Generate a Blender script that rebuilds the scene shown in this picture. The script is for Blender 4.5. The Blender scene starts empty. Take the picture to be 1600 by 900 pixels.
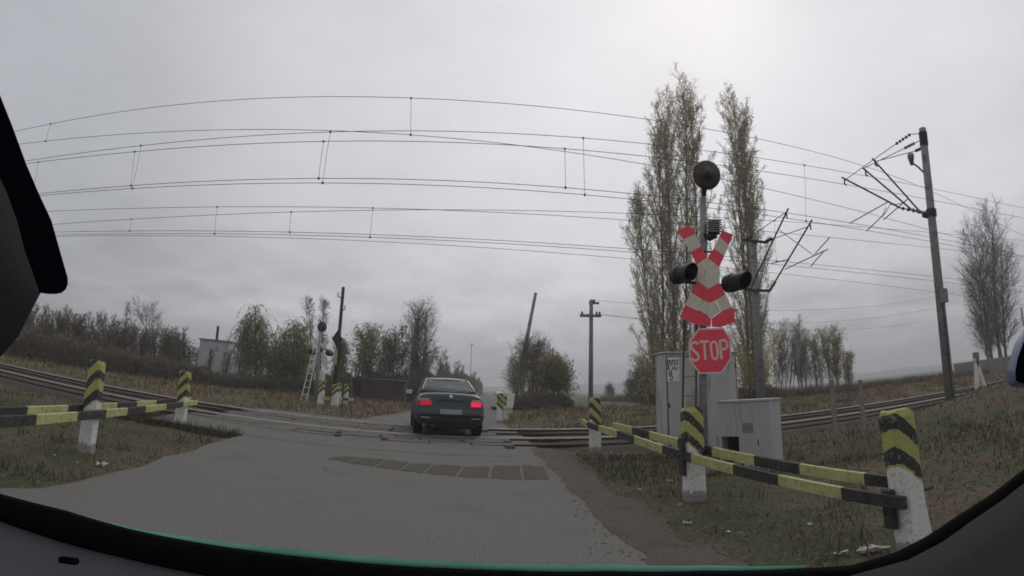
import bpy, math, random
import numpy as np
from mathutils import Vector, Matrix
from math import radians as R, sin, cos, pi

# ------------------------------------------------------------------ camera
S = bpy.context.scene
C = S.collection
YAW = R(8.46)                                  # the tracks' heading against the road's cross direction
CY_, SY_ = cos(YAW), sin(YAW)
CAMZ = 1.2
CAMERA_ROWS = ((0.99973059, 0.0, -0.02321079), (-0.00429355, 0.98274218, -0.18493074), (0.02281023, 0.18498058, 0.98247742))
cd = bpy.data.cameras.new("camera")
cam = bpy.data.objects.new("camera", cd)
C.objects.link(cam)
a = CAMERA_ROWS                                # lens right, lens forward, lens up -> world
cam.matrix_world = Matrix(((a[0][0], a[0][2], -a[0][1], 0), (a[1][0], a[1][2], -a[1][1], 0), (a[2][0], a[2][2], -a[2][1], CAMZ), (0, 0, 0, 1)))
cd.type = 'PANO'                               # the dash camera's very wide lens
p = cd if hasattr(cd, "panorama_type") else cd.cycles
p.panorama_type = 'EQUIRECTANGULAR'
p.longitude_min, p.longitude_max = -800 / 869.0, 800 / 869.0
p.latitude_max, p.latitude_min = 431.2 / 965.7, -(900 - 431.2) / 965.7
cd.clip_start, cd.clip_end = 0.02, 9000
S.camera = cam

# ------------------------------------------------------------------ world, sun, exposure
S.render.engine = 'CYCLES'
S.view_settings.view_transform = 'Standard'
S.view_settings.look = 'None'
S.view_settings.exposure = 0.1
S.view_settings.gamma = 1.0
S.cycles.max_bounces = 6
S.cycles.diffuse_bounces = 3
S.cycles.transparent_max_bounces = 12
S.cycles.volume_bounces = 2
S.cycles.use_adaptive_sampling = True
S.cycles.filter_width = 1.7
SUN_AZ, SUN_EL = R(20), R(38)
W = bpy.data.worlds.new("World")
S.world = W
W.use_nodes = True
nt = W.node_tree
N, L = nt.nodes, nt.links
N.clear()
out = N.new("ShaderNodeOutputWorld")
bg = N.new("ShaderNodeBackground")
bg.inputs["Strength"].default_value = 0.1
L.new(bg.outputs[0], out.inputs[0])
sky = N.new("ShaderNodeTexSky")
sky.sky_type = 'NISHITA'
sky.sun_disc = False
sky.sun_elevation = SUN_EL
sky.sun_rotation = SUN_AZ
sky.air_density, sky.dust_density = 1.0, 3.0


def nmath(op, x, y=None, z=None, clamp=False):
    m = N.new("ShaderNodeMath")
    m.operation = op
    m.use_clamp = clamp
    for i, v in enumerate((x, y, z)):
        if v is None:
            continue
        if isinstance(v, (int, float)):
            m.inputs[i].default_value = v
        else:
            L.new(v, m.inputs[i])
    return m.outputs[0]


tc = N.new("ShaderNodeTexCoord")
sep = N.new("ShaderNodeSeparateXYZ")
L.new(tc.outputs["Generated"], sep.inputs[0])
zc = nmath('MAXIMUM', sep.outputs[2], 0.0)
den = nmath('ADD', zc, 0.16)
comb = N.new("ShaderNodeCombineXYZ")
L.new(nmath('DIVIDE', sep.outputs[0], den), comb.inputs[0])
L.new(nmath('DIVIDE', sep.outputs[1], den), comb.inputs[1])


def noise(scale, detail, vec, rough=0.5):
    n = N.new("ShaderNodeTexNoise")
    n.inputs["Scale"].default_value = scale
    n.inputs["Detail"].default_value = detail
    n.inputs["Roughness"].default_value = rough
    L.new(vec, n.inputs["Vector"])
    return n.outputs["Fac"]


n1 = noise(0.55, 5, comb.outputs[0], 0.55)
n2 = noise(1.9, 6, comb.outputs[0], 0.6)
# brightness of the cloud deck: brightest round the hidden sun, falling away slowly
dot = N.new("ShaderNodeVectorMath")
dot.operation = 'DOT_PRODUCT'
nv = N.new("ShaderNodeVectorMath")
nv.operation = 'NORMALIZE'
L.new(tc.outputs["Generated"], nv.inputs[0])
L.new(nv.outputs[0], dot.inputs[0])
dot.inputs[1].default_value = (sin(SUN_AZ) * cos(R(25)), cos(SUN_AZ) * cos(R(25)), sin(R(25)))
mr = N.new("ShaderNodeMapRange")
mr.interpolation_type = 'SMOOTHSTEP'
mr.inputs["From Min"].default_value = 0.42
mr.inputs["From Max"].default_value = 0.95
mr.inputs["To Min"].default_value = 4.5
mr.inputs["To Max"].default_value = 7.7
L.new(dot.outputs["Value"], mr.inputs["Value"])
low = N.new("ShaderNodeMapRange")               # the lower deck is the darker, streakier one
low.inputs["From Min"].default_value = 0.0
low.inputs["From Max"].default_value = 0.28
low.inputs["To Min"].default_value = 1.0
low.inputs["To Max"].default_value = 0.0
L.new(zc, low.inputs["Value"])
var = nmath('ADD', nmath('MULTIPLY', nmath('SUBTRACT', n1, 0.5), 0.62), nmath('MULTIPLY', nmath('SUBTRACT', n2, 0.5), nmath('ADD', .3, nmath('MULTIPLY', low.outputs[0], 1.6))))
fac = nmath('ADD', 1.0, var)
fac = nmath('MULTIPLY', fac, nmath('SUBTRACT', 1.0, nmath('MULTIPLY', low.outputs[0], 0.14)))
# a lighter break in the deck low over the fields to the west
at2 = nmath('ARCTAN2', sep.outputs[0], sep.outputs[1])
brk = nmath('MULTIPLY', nmath('POWER', 2.718, nmath('MULTIPLY', -1.0, nmath('POWER', nmath('DIVIDE', nmath('SUBTRACT', zc, .09), .05), 2.0))), nmath('POWER', 2.718, nmath('MULTIPLY', -1.0, nmath('POWER', nmath('DIVIDE', nmath('ADD', at2, .5), .32), 2.0))))
fac = nmath('ADD', fac, nmath('MULTIPLY', brk, nmath('MULTIPLY', n2, .62)))
# and a heavier bank of cloud low to the east
drk = nmath('MULTIPLY', nmath('POWER', 2.718, nmath('MULTIPLY', -1.0, nmath('POWER', nmath('DIVIDE', nmath('SUBTRACT', zc, .06), .13), 2.0))), nmath('POWER', 2.718, nmath('MULTIPLY', -1.0, nmath('POWER', nmath('DIVIDE', nmath('SUBTRACT', at2, .85), .4), 2.0))))
fac = nmath('SUBTRACT', fac, nmath('MULTIPLY', drk, .3))
lum = nmath('MULTIPLY', nmath('MULTIPLY', mr.outputs[0], fac), nmath('ADD', 1.0, nmath('MULTIPLY', zc, .08)))  # an overcast deck is brightest overhead
ramp = N.new("ShaderNodeValToRGB")
ramp.color_ramp.elements[0].position, ramp.color_ramp.elements[0].color = 0.0, (0.945, 0.982, 1.07, 1)
ramp.color_ramp.elements[1].position, ramp.color_ramp.elements[1].color = 1.0, (0.995, 0.98, 1.045, 1)
L.new(nmath('DIVIDE', mr.outputs[0], 7.0), ramp.inputs[0])
cm = N.new("ShaderNodeVectorMath")
cm.operation = 'SCALE'
L.new(ramp.outputs[0], cm.inputs[0])
L.new(lum, cm.inputs["Scale"])
mx = N.new("ShaderNodeMix")
mx.data_type = 'RGBA'
mx.inputs["Factor"].default_value = 0.94          # a closed cloud deck with a little blue sky behind it
L.new(sky.outputs[0], mx.inputs["A"])
L.new(cm.outputs[0], mx.inputs["B"])
L.new(mx.outputs["Result"], bg.inputs["Color"])

sl = bpy.data.lights.new("sun", 'SUN')
sl.energy = 0.55
sl.angle = R(25)
sl.color = (1.0, 0.96, 0.9)
so = bpy.data.objects.new("sun", sl)
C.objects.link(so)
so.rotation_euler = Vector((-sin(SUN_AZ) * cos(SUN_EL), -cos(SUN_AZ) * cos(SUN_EL), -sin(SUN_EL))).to_track_quat('-Z', 'Y').to_euler()

# ------------------------------------------------------------------ helpers
rng = random.Random(7)
nrng = np.random.default_rng(11)


def rails(xp, yp, z=0.0):
    """A point given along (xp) and across (yp) the tracks."""
    return Vector((xp * CY_ - yp * SY_, xp * SY_ + yp * CY_, z))


def polar(az, D, z=0.0):
    return Vector((D * sin(R(az)), D * cos(R(az)), z))


def mat(name, c1, c2=None, scale=6.0, rough=0.8, bump=0.0, metal=0.0, detail=5, spec=0.3, c3=None, scale3=1.0, thr=0.55, coat=0.0, world=False, bump_scale=None, stretch=None):
    m = bpy.data.materials.new(name)
    m.use_nodes = True
    t = m.node_tree
    b = t.nodes["Principled BSDF"]
    b.inputs["Roughness"].default_value = rough
    b.inputs["Metallic"].default_value = metal
    b.inputs["Specular IOR Level"].default_value = spec
    if coat:
        b.inputs["Coat Weight"].default_value = coat
        b.inputs["Coat Roughness"].default_value = 0.12
    if world:
        g = t.nodes.new("ShaderNodeNewGeometry")
        vec = g.outputs["Position"]
    else:
        g = t.nodes.new("ShaderNodeTexCoord")
        vec = g.outputs["Object"]
    if stretch:
        mp = t.nodes.new("ShaderNodeMapping")
        mp.inputs["Scale"].default_value = stretch
        t.links.new(vec, mp.inputs[0])
        vec = mp.outputs[0]
    n = t.nodes.new("ShaderNodeTexNoise")
    n.inputs["Scale"].default_value = scale
    n.inputs["Detail"].default_value = detail
    n.inputs["Roughness"].default_value = 0.62
    t.links.new(vec, n.inputs["Vector"])
    r = t.nodes.new("ShaderNodeValToRGB")
    r.color_ramp.elements[0].position, r.color_ramp.elements[1].position = 0.32, 0.68
    r.color_ramp.elements[0].color = (*c1, 1)
    r.color_ramp.elements[1].color = (*(c2 or c1), 1)
    t.links.new(n.outputs["Fac"], r.inputs[0])
    col = r.outputs[0]
    if c3 is not None:
        n3 = t.nodes.new("ShaderNodeTexNoise")
        n3.inputs["Scale"].default_value = scale3
        n3.inputs["Detail"].default_value = 6
        n3.inputs["Roughness"].default_value = 0.65
        t.links.new(vec, n3.inputs["Vector"])
        r3 = t.nodes.new("ShaderNodeValToRGB")
        r3.color_ramp.elements[0].position, r3.color_ramp.elements[1].position = thr - 0.05, thr + 0.07
        t.links.new(n3.outputs["Fac"], r3.inputs[0])
        mxn = t.nodes.new("ShaderNodeMix")
        mxn.data_type = 'RGBA'
        t.links.new(r3.outputs[0], mxn.inputs["Factor"])
        t.links.new(col, mxn.inputs["A"])
        mxn.inputs["B"].default_value = (*c3, 1)
        col = mxn.outputs["Result"]
    t.links.new(col, b.inputs["Base Color"])
    if bump:
        bn = t.nodes.new("ShaderNodeTexNoise")
        bn.inputs["Scale"].default_value = bump_scale or scale * 3
        bn.inputs["Detail"].default_value = 6
        t.links.new(vec, bn.inputs["Vector"])
        bp = t.nodes.new("ShaderNodeBump")
        bp.inputs["Strength"].default_value = bump
        bp.inputs["Distance"].default_value = 0.03
        t.links.new(bn.outputs["Fac"], bp.inputs["Height"])
        t.links.new(bp.outputs[0], b.inputs["Normal"])
    return m


def glow(name, col, strength, rough=0.25):
    m = mat(name, col, tuple(c * 0.7 for c in col), 20, rough, spec=0.5)
    b = m.node_tree.nodes["Principled BSDF"]
    b.inputs["Emission Color"].default_value = (*col, 1)
    b.inputs["Emission Strength"].default_value = strength
    return m


def leaf(name, c1, c2, scale=1.5):
    m = mat(name, c1, c2, scale, .75, spec=.2)
    t = m.node_tree
    b = t.nodes["Principled BSDF"]
    tr = t.nodes.new("ShaderNodeBsdfTranslucent")
    t.links.new(b.inputs["Base Color"].links[0].from_socket, tr.inputs["Color"])
    mx_ = t.nodes.new("ShaderNodeMixShader")
    mx_.inputs[0].default_value = .64
    t.links.new(b.outputs[0], mx_.inputs[1])
    t.links.new(tr.outputs[0], mx_.inputs[2])
    t.links.new(mx_.outputs[0], t.nodes["Material Output"].inputs["Surface"])
    return m


class MB:
    """Collects simple shapes; build() links them as one mesh object."""

    def __init__(self):
        self.v, self.f, self.m = [], [], []

    def add(self, vs, fs, m=0):
        o = len(self.v)
        self.v.extend(tuple(x) for x in vs)
        for k, f in enumerate(fs):
            self.f.append(tuple(i + o for i in f))
            self.m.append(m[k] if isinstance(m, (list, tuple)) else m)
        return self

    def box(self, c, s, rot=None, m=0, bev=0.0):
        x, y, z = s[0] / 2, s[1] / 2, s[2] / 2
        c = Vector(c)
        if bev > 0:
            b = min(bev, x * .9, y * .9, z * .9)
            vs = []
            for sz in (-1, 1):
                for (ix, iy, iz) in ((x - b, y - b, z), (x - b, y, z - b), (x, y - b, z - b)):
                    for sx, sy in ((1, 1), (-1, 1), (-1, -1), (1, -1)):
                        vs.append(Vector((sx * ix, sy * iy, sz * iz)))
            fs = []
            B = 0
            # bottom block 0..11, top block 12..23 ; per block: cap 0-3, yface 4-7, xface 8-11
            for base, flip in ((0, True), (12, False)):
                q = [(base + 0, base + 1, base + 2, base + 3)]
                q.append((base + 0, base + 4, base + 5, base + 1))
                q.append((base + 2, base + 6, base + 7, base + 3))
                q.append((base + 1, base + 9, base + 10, base + 2))
                q.append((base + 3, base + 11, base + 8, base + 0))
                q.append((base + 0, base + 8, base + 4))
                q.append((base + 1, base + 5, base + 9))
                q.append((base + 2, base + 10, base + 6))
                q.append((base + 3, base + 7, base + 11))
                fs += [tuple(reversed(k)) if flip else k for k in q]
            fs += [(4, 5, 17, 16), (6, 7, 19, 18), (9, 10, 22, 21), (11, 8, 20, 23)]
            fs += [(8, 4, 16, 20), (5, 9, 21, 17), (10, 6, 18, 22), (7, 11, 23, 19)]
        else:
            vs = [Vector((sx * x, sy * y, sz * z)) for sz in (-1, 1) for sx, sy in ((-1, -1), (1, -1), (1, 1), (-1, 1))]
            fs = [(3, 2, 1, 0), (4, 5, 6, 7), (0, 1, 5, 4), (1, 2, 6, 5), (2, 3, 7, 6), (3, 0, 4, 7)]
        if rot is not None:
            vs = [rot @ v for v in vs]
        return self.add([v + c for v in vs], fs, m)

    def tube(self, pts, rad, n=6, m=0, cap=True, flat=1.0):
        pts = [Vector(q) for q in pts]
        if isinstance(rad, (int, float)):
            rad = [rad] * len(pts)
        vs, fs = [], []
        prev = None
        for i, q in enumerate(pts):
            d = (pts[min(i + 1, len(pts) - 1)] - pts[max(i - 1, 0)])
            if d.length < 1e-9:
                d = Vector((0, 0, 1))
            d.normalize()
            if prev is None:
                u = d.cross(Vector((0, 0, 1)) if abs(d.z) < .9 else Vector((1, 0, 0))).normalized()
            else:
                u = (prev - d * prev.dot(d))
                u = u.normalized() if u.length > 1e-6 else d.orthogonal().normalized()
            prev = u
            w = d.cross(u)
            for k in range(n):
                t = 2 * pi * k / n
                vs.append(q + (u * cos(t) + w * sin(t) * flat) * rad[i])
        for i in range(len(pts) - 1):
            for k in range(n):
                k2 = (k + 1) % n
                fs.append((i * n + k, i * n + k2, (i + 1) * n + k2, (i + 1) * n + k))
        if cap:
            fs.append(tuple(reversed(range(n))))
            fs.append(tuple(range((len(pts) - 1) * n, len(pts) * n)))
        return self.add(vs, fs, m)

    def lathe(self, prof, origin, axis, n=20, m=0):
        """prof: (radius, distance along axis)."""
        axis = Vector(axis).normalized()
        u = axis.orthogonal().normalized()
        w = axis.cross(u)
        o = Vector(origin)
        vs, fs = [], []
        for r, h in prof:
            for k in range(n):
                t = 2 * pi * k / n
                vs.append(o + axis * h + (u * cos(t) + w * sin(t)) * max(r, 1e-4))
        for i in range(len(prof) - 1):
            for k in range(n):
                k2 = (k + 1) % n
                fs.append((i * n + k, i * n + k2, (i + 1) * n + k2, (i + 1) * n + k))
        return self.add(vs, fs, m)

    def plate(self, poly, O, U, Wv, Nv, t, m=0, side=None):
        """A flat polygon (u, w) in the plane O + u U + w W, of thickness t along N."""
        n = len(poly)
        fr = [O + U * q[0] + Wv * q[1] + Nv * (t / 2) for q in poly]
        bk = [O + U * q[0] + Wv * q[1] - Nv * (t / 2) for q in poly]
        fs = [tuple(range(n)), tuple(reversed(range(n, 2 * n)))] + [(i, n + i, n + (i + 1) % n, (i + 1) % n) for i in range(n)]
        s = m if side is None else side
        return self.add(fr + bk, fs, [m, s] + [s] * n)

    def loft(self, rings, m=0, close=True, cap=True):
        n = len(rings[0])
        vs = [q for r in rings for q in r]
        fs = []
        for i in range(len(rings) - 1):
            for k in range(n if close else n - 1):
                k2 = (k + 1) % n
                fs.append((i * n + k, i * n + k2, (i + 1) * n + k2, (i + 1) * n + k))
        if cap:
            fs.append(tuple(reversed(range(n))))
            fs.append(tuple(range((len(rings) - 1) * n, len(rings) * n)))
        return self.add(vs, fs, m)

    def build(self, name, mats, parent=None, smooth=False, loc=None):
        me = bpy.data.meshes.new(name)
        me.from_pydata(self.v, [], self.f)
        mats = mats if isinstance(mats, (list, tuple)) else [mats]
        for q in mats:
            me.materials.append(q)
        if len(mats) > 1:
            me.polygons.foreach_set("material_index", self.m)
        if smooth:
            me.polygons.foreach_set("use_smooth", [True] * len(me.polygons))
        me.update()
        o = bpy.data.objects.new(name, me)
        C.objects.link(o)
        if parent is not None:
            o.parent = parent
        if loc is not None:
            o.location = loc
        return o


def fast_mesh(name, V, F, mats, mi=None, smooth=False):
    """V n x 3, F m x 3 or m x 4 numpy arrays -> object"""
    me = bpy.data.meshes.new(name)
    k = F.shape[1]
    me.vertices.add(len(V))
    me.vertices.foreach_set("co", np.ascontiguousarray(V, dtype=np.float32).ravel())
    me.loops.add(F.size)
    me.loops.foreach_set("vertex_index", np.ascontiguousarray(F, dtype=np.int32).ravel())
    me.polygons.add(len(F))
    me.polygons.foreach_set("loop_start", np.arange(0, F.size, k, dtype=np.int32))
    for q in mats:
        me.materials.append(q)
    if mi is not None:
        me.polygons.foreach_set("material_index", np.ascontiguousarray(mi, dtype=np.int32))
    if smooth:
        me.polygons.foreach_set("use_smooth", np.ones(len(F), dtype=bool))
    me.update(calc_edges=True)
    me.validate()
    o = bpy.data.objects.new(name, me)
    C.objects.link(o)
    return o


def tag(o, label=None, cat=None, group=None, kind=None):
    for k, v in (("label", label), ("category", cat), ("group", group), ("kind", kind)):
        if v:
            o[k] = v
    return o


def thing(name, loc, label, cat, group=None, rz=0.0):
    o = bpy.data.objects.new(name, None)
    o.empty_display_size = 0.2
    C.objects.link(o)
    o.location = loc
    o.rotation_euler = (0, 0, rz)
    return tag(o, label, cat, group)


def dup(root, loc=None, rz=None, label=None, scale=None, group=None):
    r = root.copy()
    C.objects.link(r)
    if loc is not None:
        r.location = loc
    if rz is not None:
        r.rotation_euler = (0, 0, rz)
    if scale is not None:
        r.scale = scale
    if label:
        r['label'] = label
    if group:
        r['group'] = group
    for ch in list(root.children):
        c = ch.copy()
        C.objects.link(c)
        c.parent = r
        for g in list(ch.children):
            d = g.copy()
            C.objects.link(d)
            d.parent = c
    return r


def smooth_noise(x, y, s, seed=0):
    return (np.sin(x / s * 1.7 + seed) * np.cos(y / s * 1.3 - seed * 2.1) + .6 * np.sin(x / s * 3.1 - y / s * 2.3 + seed * 3.3) + .35 * np.sin(x / s * 6.7 + y / s * 5.9 + seed)) / 1.95


# ------------------------------------------------------------------ materials
M = {}
M['asphalt'] = mat("asphalt", (.082, .078, .071), (.25, .239, .214), 60, .9, .2, spec=.14, c3=(.145, .137, .121), scale3=1.1, thr=.6, world=True, bump_scale=90)
M['asphalt_patch'] = mat("asphalt_patch", (.085, .077, .066), (.14, .128, .108), 40, .9, .4, spec=.06, c3=(.1, .093, .08), scale3=3, thr=.62, world=True)
M['wet_dirt'] = mat("wet_dirt", (.06, .054, .046), (.15, .138, .117), 48, .9, .25, spec=.1, c3=(.095, .078, .055), scale3=2.8, thr=.55, world=True, bump_scale=30)
M['soil'] = mat("soil", (.085, .064, .04), (.135, .102, .064), 7, .95, .9, c3=(.064, .074, .036), scale3=.6, thr=.48, world=True, bump_scale=18)
M['ballast'] = mat("ballast", (.035, .029, .025), (.1, .082, .068), 22, .95, 1.0, c3=(.05, .042, .028), scale3=1.3, thr=.5, world=True, bump_scale=26)
M['rail'] = mat("rail_steel", (.06, .035, .028), (.11, .06, .045), 10, .6, .2, metal=.3)
M['rail_head'] = mat("rail_head", (.5, .44, .38), (.66, .6, .54), 6, .38, 0, metal=.6, stretch=(1, 1, 1))
M['rail_dull'] = mat("rail_dull", (.07, .05, .04), (.12, .085, .07), 8, .75, .1, metal=.2)
M['sleeper'] = mat("sleeper_wood", (.035, .028, .024), (.065, .052, .043), 14, .9, .5)
M['slab'] = mat("crossing_slab", (.1, .095, .083), (.16, .15, .13), 14, .85, .5, c3=(.06, .055, .048), scale3=2.5, thr=.6, world=True)
M['concrete'] = mat("concrete", (.2, .185, .165), (.32, .3, .275), 9, .9, .3, c3=(.12, .11, .1), scale3=3, thr=.62)
M['mast_concrete'] = mat("mast_concrete", (.2, .19, .185), (.3, .285, .275), 6, .9, .25, c3=(.09, .085, .085), scale3=2.4, thr=.6)
M['dark_metal'] = mat("dark_metal", (.022, .022, .024), (.04, .038, .038), 20, .5, .1, metal=.4)
M['wire'] = mat("wire", (.1, .1, .105), (.16, .155, .155), 3, .5, 0, metal=.5)
M['rust_metal'] = mat("rust_metal", (.06, .05, .048), (.11, .09, .08), 9, .7, .2, metal=.3)
M['insulator'] = mat("insulator", (.045, .025, .02), (.07, .04, .03), 12, .3, 0, spec=.6)
M['grey_paint'] = mat("grey_paint", (.43, .425, .41), (.5, .495, .48), 5, .6, .12, c3=(.3, .28, .255), scale3=3.6, thr=.6, stretch=(1, 1, .18))
M['galv'] = mat("galvanised", (.22, .22, .22), (.33, .33, .325), 8, .5, .1, metal=.4)
M['white_paint'] = mat("white_paint", (.66, .65, .6), (.78, .77, .73), 7, .75, .2, c3=(.3, .28, .24), scale3=5, thr=.66)
M['sign_red'] = mat("sign_red", (.86, .05, .085), (.9, .065, .105), 5, .42, .05, spec=.5, c3=(.48, .08, .08), scale3=9, thr=.68)
M['sign_white'] = mat("sign_white", (.68, .6, .49), (.76, .68, .56), 6, .5, .05, c3=(.5, .45, .38), scale3=7, thr=.66)
M['sign_cream'] = mat("sign_cream", (.74, .58, .53), (.8, .65, .6), 9, .5, .03)
M['black'] = mat("black_paint", (.012, .012, .013), (.025, .024, .024), 12, .55, .1)
M['yellow'] = mat("yellow_paint", (.39, .385, .15), (.52, .505, .24), 5, .7, .3, c3=(.2, .18, .11), scale3=16, thr=.6)
M['stripe_black'] = mat("stripe_black", (.03, .028, .026), (.06, .056, .05), 9, .75, .3, c3=(.13, .115, .09), scale3=17, thr=.62)
M['bark'] = mat("bark", (.11, .098, .078), (.19, .168, .135), 12, .9, .5, stretch=(1, 1, .25))
M['twig'] = mat("twig", (.12, .104, .085), (.2, .172, .14), 3, .9)
M['twig_red'] = mat("twig_reddish", (.12, .094, .08), (.2, .158, .135), 3, .9)
M['leaf_green'] = leaf("leaf_green", (.18, .205, .07), (.26, .275, .105))
M['leaf_dark'] = leaf("leaf_dark", (.06, .068, .028), (.1, .105, .045))
M['leaf_yellow'] = leaf("leaf_yellow", (.36, .3, .08), (.48, .39, .12))
M['leaf_brown'] = leaf("leaf_brown", (.22, .155, .08), (.3, .21, .11))
M['grass_dry'] = mat("grass_dry", (.3, .215, .125), (.42, .31, .19), .7, .9, world=True)
M['grass_green'] = mat("grass_green", (.06, .068, .026), (.1, .105, .042), .7, .9, world=True)
M['grass_brown'] = mat("grass_brown", (.095, .07, .042), (.16, .115, .068), .7, .9, world=True)
M['litter'] = mat("litter", (.5, .48, .44), (.65, .63, .6), 10, .8)
M['rust_wall'] = mat("rust_wall", (.055, .036, .031), (.08, .052, .045), 3, .8, .3, c3=(.05, .036, .032), scale3=1.4, thr=.6)
M['car_paint'] = mat("car_paint", (.02, .036, .038), (.028, .044, .047), 2, .4, 0, metal=.2, spec=.4, coat=.45, c3=(.035, .04, .039), scale3=2.2, thr=.6)
M['car_white'] = mat("car_white", (.6, .6, .6), (.66, .66, .66), 2, .3, 0, spec=.5, coat=.5)
M['car_glass'] = mat("car_glass", (.03, .036, .038), (.05, .056, .058), 3, .3, 0, spec=.4)
M['chrome'] = mat("chrome", (.55, .55, .55), (.65, .65, .65), 9, .25, 0, metal=.9)
M['trim'] = mat("car_trim", (.008, .008, .009), (.014, .014, .015), 9, .5, .05)
M['tyre'] = mat("tyre", (.014, .013, .012), (.03, .028, .026), 9, .85, .2)
M['plate_grey'] = mat("plate_grey", (.3, .31, .31), (.38, .39, .39), 4, .5)
M['tail'] = glow("tail_light", (.6, .008, .035), .42)
M['brake'] = glow("brake_light", (.95, .014, .08), .75)
M['lens'] = mat("clear_lens", (.3, .29, .28), (.4, .38, .37), 12, .2, spec=.6)
M['interior'] = mat("interior_trim", (.036, .038, .039), (.044, .046, .047), 220, .85, .15, spec=.1)
M['dash'] = mat("dash_trim", (.075, .078, .084), (.09, .093, .1), 220, .85, .15, spec=.1)
M['seal'] = mat("black_seal", (.002, .002, .002), (.003, .003, .003), 30, .9, spec=.02)
M['dark_cloth'] = mat("dark_cloth", (.003, .0025, .005), (.005, .004, .009), 60, .95, spec=.02)
M['reflection_green'] = mat("painted_reflection", (.07, .24, .17), (.11, .33, .23), 8, .3, spec=.5)  # green reflection in the windscreen, put into a solid colour
M['pale_blue'] = mat("pale_blue_rim", (.13, .15, .22), (.2, .22, .3), 9, .35, spec=.5)
M['pole_wood'] = mat("pole_wood", (.05, .042, .036), (.09, .075, .065), 8, .9, .4, stretch=(1, 1, .1))


def chevron(name, sx):
    """Post paint: yellow with slanting black bands above, white below, worn."""
    m = bpy.data.materials.new(name)
    m.use_nodes = True
    t = m.node_tree
    b = t.nodes["Principled BSDF"]
    b.inputs["Roughness"].default_value = .8
    g = t.nodes.new("ShaderNodeTexCoord")
    s = t.nodes.new("ShaderNodeSeparateXYZ")
    t.links.new(g.outputs["Object"], s.inputs[0])

    def mth(op, x, y=None, clamp=False):
        q = t.nodes.new("ShaderNodeMath")
        q.operation = op
        q.use_clamp = clamp
        for i, v in enumerate((x, y)):
            if v is None:
                continue
            if isinstance(v, (int, float)):
                q.inputs[i].default_value = v
            else:
                t.links.new(v, q.inputs[i])
        return q.outputs[0]
    n = t.nodes.new("ShaderNodeTexNoise")
    n.inputs["Scale"].default_value = 9
    n.inputs["Detail"].default_value = 6
    t.links.new(g.outputs["Object"], n.inputs["Vector"])
    wob = mth('MULTIPLY', mth('SUBTRACT', n.outputs["Fac"], .5), .07)
    d = mth('ADD', s.outputs[2], mth('ADD', mth('MULTIPLY', mth('ADD', mth('MULTIPLY', s.outputs[0], sx), .11), .95), mth('MULTIPLY', mth('ADD', s.outputs[1], .11), .35)))
    d = mth('ADD', d, wob)
    fr = mth('FRACT', mth('DIVIDE', mth('SUBTRACT', 1.16, d), .24))
    blk = mth('MULTIPLY', mth('GREATER_THAN', fr, .54), mth('GREATER_THAN', d, .64))
    white = mth('LESS_THAN', d, .66)
    nf = t.nodes.new("ShaderNodeTexNoise")
    nf.inputs["Scale"].default_value = 30
    nf.inputs["Detail"].default_value = 8
    t.links.new(g.outputs["Object"], nf.inputs["Vector"])
    wear = mth('GREATER_THAN', nf.outputs["Fac"], .6)

    def mixc(f, A, B):
        q = t.nodes.new("ShaderNodeMix")
        q.data_type = 'RGBA'
        t.links.new(f, q.inputs["Factor"])
        for k, v in (("A", A), ("B", B)):
            if isinstance(v, tuple):
                q.inputs[k].default_value = (*v, 1)
            else:
                t.links.new(v, q.inputs[k])
        return q.outputs["Result"]
    col = mixc(blk, mixc(n.outputs["Fac"], (.36, .36, .085), (.48, .47, .16)), (.045, .042, .04))
    col = mixc(white, col, mixc(n.outputs["Fac"], (.62, .61, .57), (.78, .77, .73)))
    col = mixc(mth('MULTIPLY', wear, .55), col, (.3, .28, .24))
    low = mth('MULTIPLY', mth('LESS_THAN', mth('ADD', s.outputs[2], mth('MULTIPLY', nf.outputs["Fac"], .22)), .2), .7)
    col = mixc(low, col, (.16, .13, .1))
    t.links.new(col, b.inputs["Base Color"])
    bp = t.nodes.new("ShaderNodeBump")
    bp.inputs["Strength"].default_value = .35
    bp.inputs["Distance"].default_value = .02
    t.links.new(nf.outputs["Fac"], bp.inputs["Height"])
    t.links.new(bp.outputs[0], b.inputs["Normal"])
    return m


M['chevron'] = chevron("chevron_post_paint", 1)
M['chevron_b'] = chevron("chevron_post_paint_mirrored", -1)


# ------------------------------------------------------------------ ground
def road_mid(y):
    """left and right road edge at distance y"""
    L_ = np.interp(y, [-12, 0, 3.5, 5.2, 7.65, 10.5, 15, 20, 32, 150, 400], [-3.3, -3.45, -3.65, -4.0, -4.6, -5.2, -5.35, -5.3, -5.2, -6.2, -15.0])
    R_ = np.interp(y, [-12, 0, 4.2, 6, 9.3, 14.7, 23, 38, 150, 400], [1.2, 1.2, 1.15, 1.04, .88, .55, -.25, -.9, -1.9, -10.6])
    return L_, R_


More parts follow.
